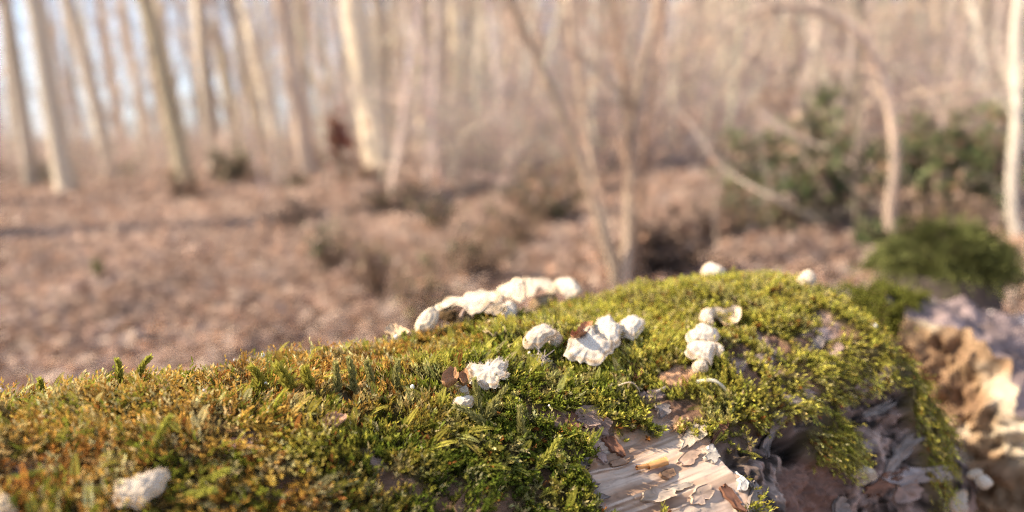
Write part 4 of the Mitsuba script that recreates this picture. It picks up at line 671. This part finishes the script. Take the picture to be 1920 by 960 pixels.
for i, (a, b, cl, lab) in enumerate([((742, 745), (746, 688), 1, 'tallest feathery shoot, rightmost of four in the middle left moss'), ((700, 735), (688, 690), 1, 'second from right of four tall feathery shoots in the middle left moss'),
        ((665, 745), (652, 685), 1, 'second from left of four tall feathery shoots in the middle left moss'), ((632, 745), (628, 695), 1, 'leftmost of four tall feathery shoots in the middle left moss'),
        ((900, 790), (886, 722), 1, 'upright feathery shoot just below the white woolly bracket'), ((905, 800), (945, 738), 1, 'feathery shoot slanting right below the white woolly bracket'), ((915, 815), (850, 770), 1, 'feathery shoot lying to the left below the small broken white bracket'),
        ((120, 900), (20, 912), 2, 'long lime shoot lying flat at the lower left edge'), ((285, 855), (320, 795), 2, 'long lime shoot slanting up above the lower left bracket'), ((975, 830), (968, 772), 1, 'single pointed shoot left of the bare brown bark'), ((1000, 885), (1040, 830), 2, 'yellow green shoot slanting up at the left of the peeled patch'),
        ((545, 745), (520, 700), 0, 'right one of two bright lime fans in the left moss'), ((490, 745), (470, 702), 0, 'left one of two bright lime fans in the left moss'), ((590, 745), (572, 705), 0, 'bright lime shoot right of two lime fans in the left moss'),
        ((225, 712), (220, 688), 2, 'short upright shoot on the left skyline'), ((258, 705), (285, 682), 2, 'short bent shoot on the left skyline'), ((370, 925), (425, 895), 2, 'broad lime shoot right of the lower left bracket'), ((330, 950), (400, 930), 2, 'broad lime shoot at the bottom edge right of the lower left bracket'), ((78, 755), (74, 726), 2, 'small upright shoot near the left end of the skyline')]):
    frond(a, b, .003, (LIME*.95, np.array([.34, .33, .13]), np.array([.40, .40, .09]))[cl], .002, i, (1.9, 1.45, 1.35)[cl], lab)

# ------------------------------------------------------------------ the other piece of the log, the stump behind it
def rotten_log():
    A2 = nrm([.66, .72, -.20]); NV2 = nrm([A2[1], -A2[0], 0]); Z2 = np.cross(NV2, A2); Z2 = Z2*np.sign(Z2[2]); C2 = at(1645, 556, .63) - Z2*.135; key = thing('rotten_log', 'broken end of a second rotten log, ochre and crumbling, at the lower right', 'log'); R0 = .135; Ln = .9
    s = np.concatenate([np.linspace(0, .25, 90), np.linspace(.26, Ln, 40)]); ph = np.linspace(-np.pi, np.pi, 260, endpoint=False); S, P = np.meshgrid(s, ph, indexing='ij')
    c3 = np.stack([S*22, np.cos(P)*3.2, np.sin(P)*3.2], -1); R = R0+(meshkit.fbm(c3*.5, 3, 5)-.5)*.022+(meshkit.fbm(c3*2.5, 4, 6)-.5)*.034
    jag = (meshkit.fbm(np.stack([np.cos(ph)*6, np.sin(ph)*6, 0*ph], -1), 4, 8)-.55)*.055
    base = C2+A2*(S+jag[None]*np.exp(-S/.08))[..., None]+(R*np.sin(P))[..., None]*NV2+(R*np.cos(P))[..., None]*Z2
    n = meshkit.fbm(base*35, 4, 4)[..., None]; pl = np.clip((meshkit.fbm(base*18, 3, 9)[..., None]-.56)*8, 0, 1)
    c = np.array([.22, .17, .17])*(.2+1.6*n); c = c*(1-pl)+pl*np.array([.55, .50, .50])*(.6+.8*n)
    nb = len(ph); i, j = np.meshgrid(np.arange(len(s)-1), np.arange(nb), indexing='ij'); q = np.stack([i*nb+j, i*nb+(j+1) % nb, (i+1)*nb+(j+1) % nb, (i+1)*nb+j], -1).reshape(-1, 4)
    add('bark', base.reshape(-1, 3), np.vstack([q[:, [0, 1, 2]], q[:, [0, 2, 3]]]), 'matte', c.reshape(-1, 3), smooth=True, parent=key, label='dark mauve bark with a white patch')
    ring = base[0]; cen = ring.mean(0); rr = np.linspace(1, 0, 70); E = cen+(ring-cen)[None]*rr[:, None, None]
    dp = (meshkit.fbm(E*[34, 34, 22], 4, 12)-.42)*.055+(meshkit.fbm(E*[150, 150, 60], 4, 13)-.5)*.05; w = (1-rr**6)[:, None]; E = E+A2*(dp*w)[..., None]
    e = meshkit.fbm(E*26, 4, 14)[..., None]-.10*np.clip((E[..., 2:]-cen[2]-.04)/.04, 0, 1); g = meshkit.fbm(E*[190, 190, 90], 4, 15)[..., None]; k1 = np.clip((e-.41)*8, 0, 1); k2 = np.clip((.40-e)*8, 0, 1)
    cc = np.array([.33, .225, .14])*(.15+1.6*g); cc = cc*(1-k1)+k1*np.array([.47, .41, .325])*(.25+1.3*g); cc = cc*(1-k2)+k2*np.array([.19, .12, .075])*(.4+1.2*g)
    i, j = np.meshgrid(np.arange(69), np.arange(nb), indexing='ij'); q = np.stack([i*nb+j, (i+1)*nb+j, (i+1)*nb+(j+1) % nb, i*nb+(j+1) % nb], -1).reshape(-1, 4)
    add('rotten_wood', E.reshape(-1, 3), np.vstack([q[:, [0, 2, 1]], q[:, [0, 3, 2]]]), 'matte', cc.reshape(-1, 3), smooth=True, parent=key, label='ochre and cream crumbly rotten wood')
    r = np.random.default_rng(55); N = 3600; ss = np.abs(r.normal(0, .022, N))+.002; pp = r.uniform(-1.3, .22, N)
    k = fbm2(ss, pp*R0, 30, 3, 2) > .36; ss, pp = ss[k], pp[k]; jj = ((pp+np.pi)/(2*np.pi)*nb).astype(int) % nb; ii = np.searchsorted(s, ss).clip(0, len(s)-1); p = base[ii, jj]
    nv = np.sin(pp)[:, None]*NV2+np.cos(pp)[:, None]*Z2; d = nrm(nv+r.normal(size=p.shape)*.6); n = len(p)
    ei, ej = r.integers(0, 16, 1500), ((r.uniform(-.75, .2, 1500)+np.pi)/(2*np.pi)*nb).astype(int) % nb; p = np.vstack([p, E[ei, ej]]); d = np.vstack([d, nrm(Z2*.5-A2*.6+r.normal(size=(1500, 3))*.5)]); n = len(p)
    v, f, c = shoots(p, d, r.uniform(.006, .012, n), r.normal(size=p.shape)*.2-A2*.3-Z*.2, np.array([.17, .18, .04])*np.exp(r.normal(size=(n, 1))*.25), 8, .0035, .0012, r)
    add('moss', v, f, 'mossy', c, kind='stuff', label='olive moss fringe on the top edge of the ochre rotten log', cat='moss')
rotten_log()
def stump():
    c = at(1784, 500, 1.08); gz = float(ground_z(c[0], c[1])); key = thing('tree_stump', 'low stump under a dark green moss cushion behind the rotten log', 'stump')
    hs = np.linspace(gz-.05, c[2]-.01, 9); P = np.stack([np.full(9, c[0]), np.full(9, c[1]+.02), hs], -1); v, f, cc = trunk_mesh(P, .074*(1+.7*np.exp(-(hs-gz)/.07)), (.10, .08, .075), 26, None, 3)
    add('stump_wood', v, f, 'matte', cc, smooth=True, parent=key)
    r = np.random.default_rng(66); dv = nrm(r.normal(size=(1500, 3))*[1, 1, .8]); dv[:, 2] = np.abs(dv[:, 2])*1.05-.12
    lump = .45+1.1*meshkit.fbm(dv*2.6+3, 3, 7); p = np.array([c[0]+.002, c[1]+.02, c[2]-.005])+dv*lump[:, None]*np.array([.078, .075, .062]); n = len(p)
    d = nrm(dv+r.normal(size=dv.shape)*.6-Z*.2); cl = np.where(r.uniform(size=(n, 1)) < .3, np.array([.21, .23, .08]), np.array([.12, .135, .05])); k = meshkit.fbm(p*25, 3, 4)[:, None]
    v, f, cc = shoots(p, d, r.uniform(.012, .028, n), r.normal(size=p.shape)*.3-Z*.3, cl*(.1+3.0*k*k)*np.exp(r.normal(size=(n, 1))*.2), 10, .0075, .0022, r)
    import trimesh
    m = trimesh.creation.icosphere(4); u = np.array(m.vertices); q = np.array([c[0]+.002, c[1]+.02, c[2]-.012])+u*(.45+1.1*meshkit.fbm(u*2.6+3, 3, 7))[:, None]*np.array([.070, .067, .053])
    add('cushion', q, m.faces, 'matte', (.05, .045, .02), smooth=True, parent=key); add('moss_shoots', v, f, 'mossy', cc, parent=key, kind='stuff', label='shaggy dark green moss')
stump()
